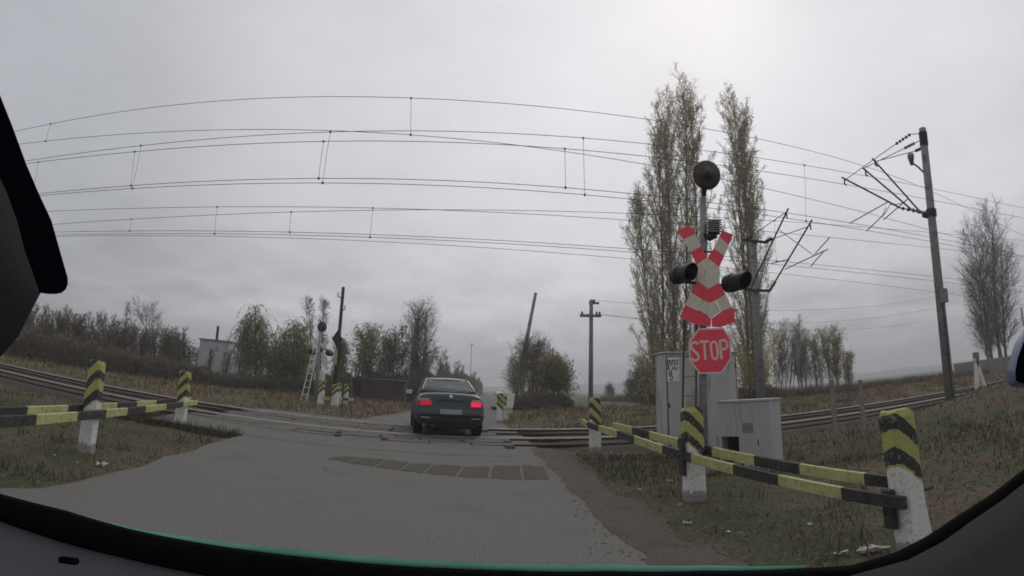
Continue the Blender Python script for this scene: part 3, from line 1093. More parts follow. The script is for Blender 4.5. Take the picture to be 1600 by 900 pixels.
lt, lb = 1.882, 1.618
mid = (lt + lb) / 2
letters = [
    arc(-.235, lt - .062, .058, .062, 25, 180, 7) + [(-.285, mid + .05), (-.25, mid + .01), (-.205, mid - .03), (-.178, mid - .06)] + arc(-.235, lb + .058, .06, .06, 0, -165, 7),
    [(-.155, lt + .003), (-.005, lt + .003)], [(-.08, lt), (-.072, lb)],
    [(.022, lt - .07), (.03, lt - .03), (.075, lt), (.115, lt - .03), (.122, lt - .07), (.132, lb + .07), (.122, lb + .03), (.085, lb), (.045, lb + .03), (.036, lb + .07)],
    [(.172, lt + .012), (.186, lb)], [(.172, lt + .006), (.245, lt + .008), (.285, lt - .025), (.287, lt - .085), (.25, lt - .118), (.18, lt - .12)]]
strokes("lettering", letters, .0185, stop, M['sign_cream'], .089, close=(3,))
# bell / horn disc
bd = (SN * 1.0 + SU * .18 - SW * .05).normalized()
bo = sp(.07, 4.43, .05)
MB().lathe([(.001, .16), (.03, .16), (.045, .13), (.06, .1), (.1, .075), (.105, .06), (.17, .035), (.225, .0), (.24, -.02), (.235, -.035), (.15, -.06), (.02, -.09), (.001, -.09)], bo, bd, 28).build("bell", M['rust_metal'], sig, smooth=True)
b = MB()
b.tube([bo - bd * .05, sp(.0, 4.25, -.04), sp(-.01, 4.08, -.06)], .035, 8)
b.tube([sp(.05, 4.22, .02), sp(.02, 4.1, -.05)], .02, 6)
b.build("bell_bracket", M['dark_metal'], sig)
# slatted box beside the mast
b = MB().box(sp(.15, 3.6, -.03), (.2, .16, .19), Matrix.Rotation(-AZ, 3, 'Z'), bev=.008)
bx = b.build("resonator_box", M['dark_metal'], sig)
for i in range(6):
    MB().box(sp(.16, 3.52 + i * .035, .075), (.25, .035, .014), Matrix.Rotation(-AZ, 3, 'Z') @ Matrix.Rotation(R(4), 3, 'Y')).build("slat", M['galv'], bx)
MB().tube([sp(-.02, 3.5, -.03), sp(.08, 3.44, .02), sp(.2, 3.46, .03)], [.035, .06, .03], 8).build("cable_box", M['dark_metal'], sig)
# two lamps with long hoods
ld = Vector((.28, -.96, -.05)).normalized()
for u, w in ((-.44, 2.9), (.42, 2.74)):
    lp = sp(u, w, .0)
    back = MB().lathe([(.001, -.17), (.1, -.17), (.135, -.13), (.14, .0), (.14, .03), (.001, .03)], lp, ld, 18).build("lamp", M['black'], sig, smooth=False)
    MB().lathe([(.11, .031), (.06, .045), (.001, .05)], lp, ld, 18).build("lens", mat("dark_lens", (.03, .006, .006), None, 5, .15, spec=.6), back, smooth=True)
    # hood: open tube cut back underneath
    n_ = 22
    uu = ld.cross(Vector((0, 0, 1))).normalized()
    ww = uu.cross(ld).normalized()
    hb = MB()
    rin = []
    for rr in (.128, .118):
        rows_ = []
        for j in range(2):
            row = []
            for k in range(n_):
                tt = 2 * pi * k / n_
                up_ = sin(tt)
                ln = .0 if j == 0 else .3 + .06 * up_
                row.append(lp + ld * (.03 + ln) + (uu * cos(tt) + ww * sin(tt)) * rr)
            rows_.append(row)
        rin.append(rows_)
    vs = rin[0][0] + rin[0][1] + rin[1][1] + rin[1][0]
    fs = [(a_ * n_ + k, a_ * n_ + (k + 1) % n_, (a_ + 1) * n_ + (k + 1) % n_, (a_ + 1) * n_ + k) for a_ in range(3) for k in range(n_)]
    hb.add(vs, fs).build("hood", M['black'], back, smooth=False)
MB().tube([sp(-.44, 2.82, -.1), sp(.42, 2.7, -.1)], .025, 8).build("lamp_arm", M['dark_metal'], sig)
# ladder
lad = bpy.data.objects.new("ladder", None)
C.objects.link(lad)
lad.parent = sig
la = [(-.50, .1), (-.385, 2.35)]
lr = [(-.285, .1), (-.185, 2.35)]
for ln in (la, lr):
    MB().tube([sp(ln[0][0], ln[0][1] + sbase.z, .16), sp(ln[1][0], ln[1][1], .0)], .017, 6).build("ladder_rail", M['rust_metal'], lad)
for i in range(8):
    q = (i + .6) / 8
    MB().tube([sp(la[0][0] + (la[1][0] - la[0][0]) * q, .1 + 2.25 * q, .16 * (1 - q)), sp(lr[0][0] + (lr[1][0] - lr[0][0]) * q, .1 + 2.25 * q, .16 * (1 - q))], .012, 6).build("rung", M['galv'], lad)

# ------------------------------------------------------------------ relay cabinets
XD, YD = Vector((CY_, SY_, 0)), Vector((-SY_, CY_, 0))
P0 = Vector((3.05, 10.78, 0))
P0.z = float(ground_z(P0.x + .8, P0.y)) - .02
cab = thing("relay_cabin", P0, "tall grey steel relay cabin with a stencilled notice behind the stop sign", "relay cabin", "grey railway relay cabinets")
rotc = Matrix.Rotation(YAW, 3, 'Z')
Wc, Dc, Hc = 1.68, .5, 1.95


def cb(x, y, z):
    return XD * x + YD * y + Vector((0, 0, z))


MB().box(cb(Wc / 2, Dc / 2, Hc / 2), (Wc, Dc, Hc), rotc, bev=.012).build("body", M['grey_paint'], cab)
MB().box(cb(Wc / 2, Dc / 2, Hc + .014), (Wc + .06, Dc + .06, .03), rotc, bev=.008).build("roof", M['grey_paint'], cab)
MB().box(cb(Wc / 2, -.004, Hc / 2), (1.62, .006, Hc - .095), rotc).build("door_gasket", M['black'], cab)
for k in range(2):
    d = MB().box(cb(.04 + .4 + k * .8, -.01, Hc / 2), (.785, .02, Hc - .12), rotc, bev=.006).build("door", M['grey_paint'], cab)
    for hz_ in (.25, 1.0, 1.7):
        MB().box(cb(.06 + k * 1.57, -.026, hz_), (.03, .025, .09), rotc, bev=.005).build("hinge", M['rust_metal'], d)
    for vz in range(4):
        MB().box(cb(.44 + k * .8, -.026, .22 + vz * .045), (.3, .012, .016), rotc).build("vent_slat", M['galv'], d)
    MB().box(cb(.04 + .72 + k * .14, -.03, Hc * .55), (.02, .03, .14), rotc, bev=.004).build("handle", M['dark_metal'], d)
sgn = MB().box(cb(.17, -.023, 1.66), (.27, .006, .44), rotc).build("notice", mat("notice_white", (.66, .65, .62), (.8, .79, .76), 14, .7, c3=(.4, .39, .37), scale3=11, thr=.6), cab)
OLD = (OO, SU, SW, SN)
OO, SU, SN = cb(.17, -.0265, 1.66), XD, -YD


def L5(ch, x, y, w, h):
    t_ = {'P': [[(0, 0), (0, 1), (.8, 1), (1, .85), (1, .6), (.8, .48), (0, .48)]], 'U': [[(0, 1), (0, .15), (.2, 0), (.8, 0), (1, .15), (1, 1)]], 'T': [[(0, 1), (1, 1)], [(.5, 1), (.5, 0)]],
          'S': [[(1, .88), (.8, 1), (.2, 1), (0, .8), (.1, .58), (.9, .42), (1, .2), (.8, 0), (.2, 0), (0, .12)]], '2': [[(0, .85), (.2, 1), (.8, 1), (1, .8), (.9, .55), (0, 0), (1, 0)]], 'A': [[(0, 0), (.5, 1), (1, 0)], [(.2, .4), (.8, .4)]],
          '5': [[(.9, 1), (.1, 1), (.05, .55), (.7, .6), (1, .4), (.9, .1), (.5, 0), (0, .08)]], '1': [[(.2, .8), (.55, 1), (.55, 0)]], 'B': [[(0, 0), (0, 1), (.8, 1), (.9, .75), (.75, .52), (0, .52)], [(.75, .52), (1, .3), (.85, 0), (0, 0)]]}[ch]
    return [[(x + q[0] * w, y + q[1] * h) for q in ln] for ln in t_]


lines = []
for i, ch in enumerate("PUTST"):
    lines += L5(ch, -.125 + i * .051, .08, .038, .085)
for i, ch in enumerate("A51"):
    lines += L5(ch, -.03 + i * .05, -.01, .03, .05)
lines += L5('B', -.09, -.1, .06, .07) + L5('2', -.09, -.2, .075, .075)
strokes("lettering", lines, .008, sgn, M['black'], .002)
OO, SU, SW, SN = OLD

A0, A1 = Vector((3.65, 9.51, 0)), Vector((4.25, 8.62, 0))
cd_ = (A1 - A0)
cw = cd_.length
cu = cd_.normalized()
cn = Vector((cu.y, -cu.x, 0))
cn = cn if cn.x < 0 else -cn                       # outward, towards the road
A0.z = float(ground_z(A0.x, A0.y)) - .06
box_ = thing("cable_cabinet", A0, "low grey concrete cable cabinet with a square black opening beside the barrier", "cabinet", "grey railway relay cabinets")
hh, dp = 1.12, .36


def lb_(u, n, z):
    return cu * u - cn * n + Vector((0, 0, z))


def slabbox(b, u0, u1, n0, n1, z0, z1, m=0):
    vs = [lb_(u, n, z) for z in (z0, z1) for u, n in ((u0, n0), (u1, n0), (u1, n1), (u0, n1))]
    return b.add(vs, [(3, 2, 1, 0), (4, 5, 6, 7), (0, 1, 5, 4), (1, 2, 6, 5), (2, 3, 7, 6), (3, 0, 4, 7)], m)


b = MB()
slabbox(b, 0, .055, 0, .06, 0, hh)
slabbox(b, .42, cw, 0, .06, 0, hh)
slabbox(b, .055, .42, 0, .06, .56, hh)
slabbox(b, .055, .42, 0, .06, 0, .13)
slabbox(b, 0, .05, .061, dp, 0, hh)
slabbox(b, cw - .05, cw, .061, dp, 0, hh)
slabbox(b, .051, cw - .051, dp - .05, dp, 0, hh)
b.build("body", M['grey_paint'], box_)
b = MB()
slabbox(b, -.02, cw + .02, -.02, dp + .02, hh + .001, hh + .03)
b.build("lid", M['grey_paint'], box_)
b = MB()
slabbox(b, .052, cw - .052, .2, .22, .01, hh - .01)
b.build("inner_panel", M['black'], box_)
b = MB()
slabbox(b, .8, .815, -.006, .004, .42, .52)
b.build("keyhole", M['black'], box_)
b = MB()
slabbox(b, .5, .72, -.005, .004, .62, .78)
b.build("plate", M['galv'], box_)
pp = thing("concrete_pipe", Vector((3.32, 9.62, 0)), "short pale concrete pipe stub lying beside the low grey cabinet", "pipe")
b = MB()
b.lathe([(.001, -.16), (.11, -.16), (.13, -.14), (.13, .14), (.11, .16), (.085, .16), (.08, 0), (.001, -.02)], (0, 0, .2), (.95, -.3, .05), 18)
b.build("pipe_wall", M['concrete'], pp, smooth=False)

# ------------------------------------------------------------------ catenary masts
def catmast(base, h, r0, r1, label, zt):
    t_ = thing("catenary_mast", base, label, "catenary mast", "catenary masts")
    b = MB().tube([(0, 0, -.4), (0, 0, h * .5), (0, 0, h)], [r0, (r0 + r1) / 2, r1], 16)
    b.build("pole", M['mast_concrete'], t_, smooth=True)
    return t_


q = rails(14.76, 11.15, .2)
m1 = catmast(q, 8.6, .17, .125, "tall grey concrete catenary mast with cantilever arms and a lamp beside the near track", 8.8)


def m1p(yp, z, dx=0.0):
    return rails(14.76 + dx, yp, z) - q


def rod(name, pts, r_, parent, m=None, n=7):
    return MB().tube(pts, r_, n).build(name, m or M['rust_metal'], parent)


def insul(a_, b_, parent, r_=.05, n=5):
    a_, b_ = Vector(a_), Vector(b_)
    ln = (b_ - a_).length
    prof = [(.015, 0)]
    for i in range(n):
        s0 = ln * (i + .15) / n
        prof += [(.02, s0), (r_, s0 + ln / n * .2), (r_ * .95, s0 + ln / n * .35), (.02, s0 + ln / n * .6)]
    prof += [(.015, ln)]
    return MB().lathe(prof, a_, b_ - a_, 10).build("insulator", M['insulator'], parent, smooth=True)


for dx, tip, bot, tie0, i0, i1, tie1 in (
        (-.12, (15.27, 8.35), (12.41, 6.44), (11.25, 8.62), (11.6, 8.73), (12.36, 8.62), (14.99, 8.21)),
        (.05, (14.24, 8.41), (12.05, 6.32), (11.25, 8.46), (11.6, 8.45), (12.1, 8.43), (14.2, 8.38)),
        (.22, (13.85, 8.67), (11.8, 6.2), (11.25, 8.28), (11.4, 8.26), (11.75, 8.26), (13.62, 8.5))):
    arm = rod("cantilever_arm", [m1p(bot[0], bot[1], dx), m1p(tip[0], tip[1], dx)], .032, m1)
    insul(m1p(11.3, 5.98, dx * .6), m1p(bot[0], bot[1], dx), arm, .06)
    tie = rod("tie_rod", [m1p(tie0[0], tie0[1], dx), m1p(i0[0], i0[1], dx), m1p(i1[0], i1[1], dx), m1p(tie1[0], tie1[1], dx)], .014, m1)
    insul(m1p(i0[0], i0[1], dx), m1p(i1[0], i1[1], dx), tie, .06)
    rod("wire_clamp", [m1p(tip[0] - .15, tip[1] - .1, dx), m1p(tip[0] - .12, tip[1] - .28, dx), m1p(tip[0] - .22, tip[1] - .36, dx)], .03, m1, M['dark_metal'])
for a_, b_ in (((13.02, 6.85), (15.19, 6.62)), ((12.11, 6.7), (13.38, 6.3)), ((13.28, 6.5), (14.3, 6.13))):
    rod("steady_arm", [m1p(a_[0], a_[1], .02), m1p(b_[0], b_[1], .02)], .018, m1)
rod("steady_bracket", [m1p(12.36, 6.6, .02), m1p(13.0, 6.72, .02), m1p(13.28, 6.5, .02)], .014, m1)
rod("steady_bracket", [m1p(13.2, 6.7, .02), m1p(13.45, 6.42, .02)], .014, m1)
MB().box(m1p(11.3, 5.95), (.34, .3, .16), Matrix.Rotation(YAW, 3, 'Z'), bev=.02).build("mount_bracket", M['dark_metal'], m1)
MB().tube([m1p(11.15, 5.85), m1p(11.15, 6.08)], .185, 14).build("clamp_band", M['dark_metal'], m1)
MB().tube([m1p(11.15, 8.2), m1p(11.15, 8.66)], .15, 14).build("clamp_band", M['dark_metal'], m1)
lampa = rod("lamp_arm", [m1p(11.22, 7.3, -.1), m1p(11.35, 7.5, -.22), m1p(11.5, 7.65, -.28)], .03, m1)
lh = m1p(11.55, 7.8, -.3)
MB().lathe([(.001, -.2), (.05, -.19), (.08, -.1), (.115, .05), (.12, .14), (.09, .2), (.001, .21)], lh, Vector((-.3, -.25, 1)), 14).build("lamp_head", M['galv'], lampa, smooth=True)
MB().box(m1p(10.92, 3.35, -.08), (.22, .2, .42), Matrix.Rotation(YAW, 3, 'Z'), bev=.012).build("switch_box", M['mast_concrete'], m1)
MB().tube([m1p(10.97, .0, -.1), m1p(11.0, 3.2, -.08)], .014, 6).build("cable", M['dark_metal'], m1)

q2 = rails(14.1, 21.0, 0)
m2 = catmast(q2, 7.5, .21, .165, "second catenary mast half hidden by the poplars, its arms reaching over the far track", 7.5)


def m2p(xp, yp, z):
    return rails(xp, yp, z) - q2


for zz in (7.2, 5.12):
    MB().box(m2p(14.1, 20.8, zz), (1.35, .1, .1), Matrix.Rotation(YAW, 3, 'Z')).build("cross_arm", M['rust_metal'], m2)
for x0, bot, tip, tie0, tie1 in ((13.55, (20.6, 5.12), (17.44, 7.63), (20.7, 7.22), (17.6, 7.53)), (14.65, (20.6, 5.12), (17.28, 7.27), (20.7, 7.22), (17.69, 7.08))):
    B_, T_ = Vector(bot), Vector(tip)
    I_ = B_.lerp(T_, .14)
    arm = rod("cantilever_arm", [m2p(x0, I_.x, I_.y), m2p(x0, tip[0], tip[1])], .036, m2)
    insul(m2p(x0, bot[0], bot[1]), m2p(x0, I_.x, I_.y), arm, .08)
    tie = rod("tie_rod", [m2p(x0, tie0[0], tie0[1]), m2p(x0, tie1[0], tie1[1])], .016, m2)
    insul(m2p(x0, tie0[0], tie0[1]), m2p(x0, tie0[0] - .5, tie0[1]), tie, .08)
    rod("wire_clamp", [m2p(x0, tip[0] + .15, tip[1] - .14), m2p(x0, tip[0] + .12, tip[1] - .36)], .03, m2, M['dark_metal'])
for x0, a_, b_ in ((13.55, (18.87, 5.83), (17.59, 5.73)), (14.65, (19.37, 5.76), (16.43, 5.94)), (14.65, (17.25, 5.94), (16.25, 6.35)), (14.65, (16.71, 5.91), (17.58, 5.53))):
    rod("steady_arm", [m2p(x0, a_[0], a_[1]), m2p(x0, b_[0], b_[1])], .02, m2)
rod("steady_bracket", [m2p(13.55, 18.12, 6.95), m2p(14.65, 17.33, 5.9)], .014, m2)

# ------------------------------------------------------------------ overhead lines
def wire_pts(yp, co, x0, x1, n=44, sag=0.0):
    return [rails(x0 + (x1 - x0) * i / n, yp, co[0] * (x0 + (x1 - x0) * i / n) ** 2 + co[1] * (x0 + (x1 - x0) * i / n) + co[2]) for i in range(n + 1)]


def wire_interp(yp, P, n=60):
    """a wire through (xp, z) points, smoothed"""
    xs = np.linspace(P[0][0], P[-1][0], n)
    px, pz = np.array([q[0] for q in P]), np.array([q[1] for q in P])
    z = np.interp(xs, px, pz)
    k = np.array([1, 2, 3, 2, 1]) / 9
    zz = np.convolve(np.pad(z, 2, mode='edge'), k, 'valid')
    return [rails(x, yp, float(h)) for x, h in zip(xs, zz)]


def zq(co, x):
    return co[0] * x * x + co[1] * x + co[2]


WR = .0085


def overhead(label, yp, mco, cco, drops, x0=-46, x1=48, mpts=None, lean=0.12):
    t_ = thing("overhead_line", rails(0, yp, 5), label, "overhead line", "overhead lines above the tracks")
    mp = wire_interp(yp, mpts) if mpts else wire_pts(yp, mco, x0, x1)
    cp = wire_pts(yp, cco, x0, x1)
    off = t_.location
    MB().tube([v - off for v in mp], WR, 5, cap=False).build("messenger_wire", M['wire'], t_)
    MB().tube([v - off for v in cp], WR, 5, cap=False).build("contact_wire", M['wire'], t_)
    for xp in drops:
        zt = float(np.interp(xp, [m_[0] for m_ in mpts], [m_[1] for m_ in mpts])) if mpts else zq(mco, xp)
        zb = zq(cco, xp)
        if zt - zb < .1:
            continue
        a_, b_ = rails(xp, yp, zt) - off, rails(xp - lean * (1 if rng.random() < .5 else -.4), yp, zb) - off
        d = MB().tube([a_, a_.lerp(b_, .5) + Vector((rng.uniform(-.02, .02), 0, 0)), b_], .006, 4)
        d.box(a_, (.05, .03, .05)).box(b_, (.05, .03, .06))
        d.build("dropper", M['wire'], t_)
    return t_


W1 = [(-46, 6.6), (-30, 7.6), (-14.6, 8.3), (-9.8, 8.5), (-5.3, 8.56), (-2.3, 8.55), (1.3, 8.56), (6.5, 8.66), (10.2, 8.74), (13.2, 8.76), (15.3, 8.72), (18.9, 8.5), (24, 7.85), (35, 6.6), (50, 5.3)]
overhead("highest pair of overhead wires, sagging together over the near track", 14.6, None, (-.00057, -.0291, 7.474), (-13.0, -.8), mpts=W1)
overhead("overhead wire pair over the near track, its upper wire rising towards the tall mast", 14.0, (.00023, .0406, 7.374), (-.00064, .0155, 5.956), (-20, -8.7, -2.9, 4.0, 11.7), lean=.1)
overhead("overhead wire pair over the near track with widely spaced droppers, closest to the barrier", 13.7, (.00038, .0277, 6.956), (-.00074, .0195, 5.982), (-21, -12.5, -8.7, -3.0, 3.4, 9.5), lean=.05)
overhead("overhead wire pair over the far track with nearly level upper wire", 17.4, (.00021, .0193, 6.352), (-.00065, .0084, 5.443), (-18, -7.4, -2.0, 8), lean=.03)
o6 = overhead("overhead wire pair over the far track joined by a thick looped jumper cable", 17.7, (.00013, .0538, 6.441), (-.00044, .0093, 5.603), (-11, -4.8, 13), lean=.02)
off = o6.location
jp = [rails(6.7, 17.7, 6.83) - off, rails(6.62, 17.68, 6.7) - off, rails(6.75, 17.66, 6.6) - off, rails(6.68, 17.62, 6.3) - off, rails(6.85, 17.55, 5.9) - off, rails(6.8, 17.6, 5.68) - off, rails(7.0, 17.4, 5.5) - off]
MB().tube(jp, .014, 6).build("jumper_cable", M['wire'], o6)
fw = MB().tube([v - rails(0, 20.5, 6) for v in wire_pts(20.5, (-.00082, -.0017, 6.038), -46, 48)], WR, 5, cap=False).build("feeder_wire", M['wire'])
fw.location = rails(0, 20.5, 6)
tag(fw, "lowest single overhead wire beyond the far track", "overhead wire")

# ------------------------------------------------------------------ poles
def simple_pole(name, base, top, r0, r1, m, label, cat, group=None):
    base, top = Vector(base), Vector(top)
    t_ = thing(name, base, label, cat, group)
    d = top - base
    MB().tube([d * -.03, d * .5, d], [r0, (r0 + r1) / 2, r1], 12).build("pole", m, t_, smooth=True)
    return t_


pq = polar(8.2, 45, 0)
up = simple_pole("utility_pole", pq, pq + Vector((.08, 0, 7.95)), .2, .15, M['mast_concrete'], "grey concrete utility pole with a short cross arm standing upright beyond the tracks", "utility pole", "utility poles beyond the tracks")
MB().box((0, -.12, 6.75), (1.75, .14, .2)).build("cross_arm", M['mast_concrete'], up)
for x, z in ((-.7, 6.85), (.5, 6.85), (.75, 6.85), (.3, 7.75)):
    MB().lathe([(.001, 0), (.05, .0), (.1, .08), (.07, .14), (.1, .2), (.001, .28)], (x, -.12, z - .03), (0, 0, 1), 10).build("insulator", M['insulator'], up)
MB().box((.3, -.05, 7.7), (.85, .12, .16)).build("top_bracket", M['mast_concrete'], up)
pq = polar(.4, 46, .0)
tp = polar(2.51, 47, 8.75)
simple_pole("utility_pole", pq, tp, .19, .13, M['mast_concrete'], "bare grey pole leaning steeply above the brown bushes", "utility pole", "utility poles beyond the tracks")
pq = polar(4.25, 100, 0)
sp3 = simple_pole("utility_pole", pq, pq + Vector((.2, 0, 8.2)), .22, .17, M['mast_concrete'], "small distant utility pole with a cross arm showing over the bushes", "utility pole", "utility poles beyond the tracks")
MB().box((.16, -.12, 6.6), (2.6, .15, .18)).build("cross_arm", M['mast_concrete'], sp3)
pq = polar(-4.0, 120, 0)
sp4 = simple_pole("utility_pole", pq, pq + Vector((0, 0, 10.2)), .08, .06, M['mast_concrete'], "thin distant pole above the red brown hedge behind the dark car", "utility pole", "utility poles beyond the tracks")
MB().box((.1, -.05, 10.0), (.7, .1, .1)).build("cross_arm", M['mast_concrete'], sp4)
pq = polar(52.7, 62, 0)
simple_pole("utility_pole", pq, pq + Vector((0, 0, 6.2)), .13, .1, M['mast_concrete'], "thin pole beside the bare tall tree by the pale wall", "utility pole", "utility poles beyond the tracks")
# thin power lines from the concrete pole
pl = thing("power_line", polar(8.2, 45, 7), "two thin sagging power lines running from the cross-armed concrete pole", "power line")
for (dz, dx, ze) in ((6.95, -.6, 9.2), (6.95, .6, 7.6), (7.95, .3, 10.6)):
    a_ = polar(8.2, 45, dz) + Vector((dx, 0, 0)) - pl.location
    e_ = polar(46, 78, ze) - pl.location
    pts = []
    for i in range(31):
        s_ = i / 30
        v = a_.lerp(e_, s_)
        v.z -= 1.3 * 4 * s_ * (1 - s_)
        pts.append(v)
    MB().tube(pts, .011, 4, cap=False).build("cable", M['wire'], pl)

# wooden pole with boards on the far side
pq = polar(-17.75, 29.5, 0)
wp = simple_pole("signal_pole", pq, polar(-17.55, 29.6, 5.75), .12, .085, M['pole_wood'], "dark wooden pole with a yellow board and black plates beside the far barrier", "pole")
MB().box((.0, -.12, 2.35), (.17, .03, .75), bev=.005).build("yellow_board", M['yellow'], wp)
MB().plate([(-.3, 0), (0, -.35), (.3, 0), (0, .42)], Vector((0, -.1, 3.2)), Vector((1, 0, 0)), Vector((0, 0, 1)), Vector((0, -1, 0)), .03).build("black_plate", M['black'], wp)
MB().box((.16, -.05, 2.6), (.16, .12, .8), bev=.01).build("cable_box", M['black'], wp)
for z, s_ in ((5.3, -1), (4.7, 1)):
    MB().tube([(0.05, 0, z - .1), (s_ * .22 + .06, 0, z - .04), (s_ * .22 + .06, 0, z + .15)], .03, 6).build("insulator", M['insulator'], wp)

# ------------------------------------------------------------------ far signal seen from behind
fb = polar(-19.55, 28, -.02)
k = .86
fs_ = thing("crossing_signal", fb, "far crossing signal seen from behind, white boards and ladder, beside the dark wooden pole", "crossing signal")
MB().tube([(0, 0, -.2), (0, 0, 1.9), (-.02, 0, 3.4)], [.1, .085, .06], 10).build("mast", M['galv'], fs_, smooth=True)
MB().lathe([(.001, -.08), (.1, -.06), (.22, -.02), (.24, .02), (.1, .06), (.001, .09)], (.05, 0, 3.62), (-.2, 1, .1), 20).build("bell", M['rust_metal'], fs_, smooth=True)
MB().tube([(-.5, 0, 2.55), (.52, 0, 2.6)], .025, 6).build("lamp_arm", M['dark_metal'], fs_)
for x in (-.45, .48):
    MB().lathe([(.001, -.12), (.12, -.1), (.14, .02), (.13, .3), (.11, .3), (.1, .03), (.001, .02)], (x, 0, 2.45), (.25, .96, 0), 14).build("lamp", M['black'], fs_)
cr = bpy.data.objects.new("warning_cross", None)
C.objects.link(cr)
cr.parent = fs_
for an, z, ln in ((35, 2.55, 1.25), (-35, 2.55, 1.25)):
    MB().box((.05, .06, z), (.2, .015, ln), Matrix.Rotation(R(an), 3, 'Y')).build("white_panel", M['white_paint'], cr)
for an, x in ((32, -.24), (-32, .3)):
    MB().box((x, .085, 1.98), (.2, .015, .62), Matrix.Rotation(R(an), 3, 'Y')).build("white_panel", M['white_paint'], cr)
oc2 = [(.32 * cos(R(22.5 + 45 * i)), .32 * sin(R(22.5 + 45 * i))) for i in range(8)]
MB().plate(oc2, Vector((.08, .08, 1.35)), Vector((1, 0, 0)), Vector((0, 0, 1)), Vector((0, -1, 0)), .015).build("sign_back", M['white_paint'], fs_)
lad = bpy.data.objects.new("ladder", None)
C.objects.link(lad)
lad.parent = fs_
for x0, x1 in ((-.72, -.32), (-.42, -.08)):
    MB().tube([(x0, -.25, -.05), (x1, -.02, 2.6)], .028, 6).build("ladder_rail", M['white_paint'], lad)
for i in range(8):
    s_ = (i + .5) / 8
    MB().tube([(-.72 + .4 * s_, -.25 + .23 * s_, 2.6 * s_), (-.42 + .34 * s_, -.25 + .23 * s_, 2.6 * s_)], .02, 5).build("rung", M['white_paint'], lad)

# far barriers
base = polar(-18.4, 26.5, 0)
t = thing("barrier", base, "far striped barrier of three posts beside the back of the far signal", "barrier", "striped road barriers")
for az, D, w, h in ((-19.0, 26.2, .27, 1.08), (-17.6, 26.6, .3, 1.0), (-17.25, 27.8, .24, 1.0), (-16.5, 28.2, .22, .98)):
    v = polar(az, D, float(ground_z(*polar(az, D).xy)) + .02)
    o = post_mesh(w, h, int(D * 10), M['chevron_b'], t, v - base)
a_, b_ = polar(-18.8, 26.0, .42), polar(-15.7, 28.5, .42)
beam([a_.lerp(b_, i / 5) for i in range(6)], True, t, base, .11, .05)
base = polar(-.95, 23.2, 0)
t = thing("barrier", base, "far striped barrier post with a tilted white board just past the dark car", "barrier", "striped road barriers")
v = polar(-.95, 23.2, .0)
post_mesh(.26, 1.1, 91, M['chevron'], t, v - base)
v2 = polar(-.3, 24.6, 0)
post_mesh(.22, 1.0, 92, M['chevron'], t, v2 - base)
MB().box(Vector((.42, 1.2, .72)), (.3, .03, .8), Matrix.Rotation(R(7), 3, 'Y'), bev=.006).build("white_board", M['white_paint'], t)
beam([base + Vector((-.35, -.3, .55)), base + Vector((.1, .3, .5)), base + Vector((.5, .9, .5)), base + Vector((.95, 1.7, .5))], False, t, base, .12, .05)

# slim posts between the cabinets and the tall mast
for x, y, w, h, lab in ((6.75, 10.55, .08, 1.28, "slim grey post between cabinet and tall mast, nearer the low cabinet"), (7.42, 10.4, .08, 1.2, "slim grey post between cabinet and tall mast, nearer the tall mast")):
    z = float(ground_z(x, y))
    o = MB().loft([[Vector((sx * w / 2 * s_, sy * w / 2 * s_, zz)) for sx, sy in ((-1, -1), (1, -1), (1, 1), (-1, 1))] for zz, s_ in ((-.2, 1), (h * .6, .97), (h, .9))]).build("concrete_post", M['concrete'])
    o.location = (x, y, z)
    o.rotation_euler = (rng.uniform(-.03, .03), rng.uniform(-.03, .03), .3)
    tag(o, lab, "post", "slim concrete posts by the track")
v = polar(47.55, 19.5, .25)
t = thing("trestle_post", v, "white A-shaped concrete post standing on the bank past the tall mast", "post")
for dx in (-.18, .2):
    MB().box((dx * .55, 0, .55), (.13, .13, 1.25), Matrix.Rotation(R(-18 if dx > 0 else 8), 3, 'Y'), bev=.01).build("leg", M['white_paint'], t)
MB().box((-.02, 0, 1.2), (.2, .15, .25), bev=.01).build("cap", M['concrete'], t)

# pale wall by the far tree
v = polar(45.2, 58, 0)
t = thing("parapet_wall", v, "long low pale concrete wall under the bare tall tree", "wall")
e_ = polar(58, 52, 0)
n_ = 7
for i in range(n_):
    a_, b_ = (v.lerp(e_, i / n_)), (v.lerp(e_, (i + .985) / n_))
    m_ = (a_ + b_) / 2 - v
    ang = math.atan2((b_ - a_).y, (b_ - a_).x)
    MB().box((m_.x, m_.y, .75), ((b_ - a_).length, .25, 1.5), Matrix.Rotation(ang, 3, 'Z'), bev=.02).build("panel", M['concrete'], t)

# ------------------------------------------------------------------ buildings far left
v = polar(-31.8, 52, 0)
t = thing("grey_building", v, "flat grey windowless building with a thin chimney behind bare saplings", "building")
ux = (polar(-28.8, 50.5) - v)
wl = ux.length
an = math.atan2(ux.y, ux.x)
rot = Matrix.Rotation(an, 3, 'Z')
MB().box(rot @ Vector((wl / 2, 2.0, 1.7)), (wl, 4.0, 3.5), rot, bev=.02).build("wall", mat("grey_render", (.44, .44, .45), (.52, .52, .53), 1.2, .9, .1), t)
MB().box(rot @ Vector((wl / 2, 2.0, 3.5)), (wl + .2, 4.2, .12), rot).build("roof", M['concrete'], t)
MB().box(rot @ Vector((wl + 1.0, 2.2, 1.25)), (1.95, 3.2, 2.2), rot).build("annex_wall", mat("pale_render", (.6, .61, .63), (.7, .71, .73), 1.2, .9, .1), t)
ch = MB().tube([rot @ Vector((.65, 2.0, 3.5)), rot @ Vector((.65, 2.0, 4.85))], .13, 10).build("chimney", M['dark_metal'], t)
b = MB()
for i in range(7):
    b.tube([rot @ Vector((wl * .7 + i * .55, 1, 3.55)), rot @ Vector((wl * .7 + i * .55, 1, 4.0))], .02, 4)
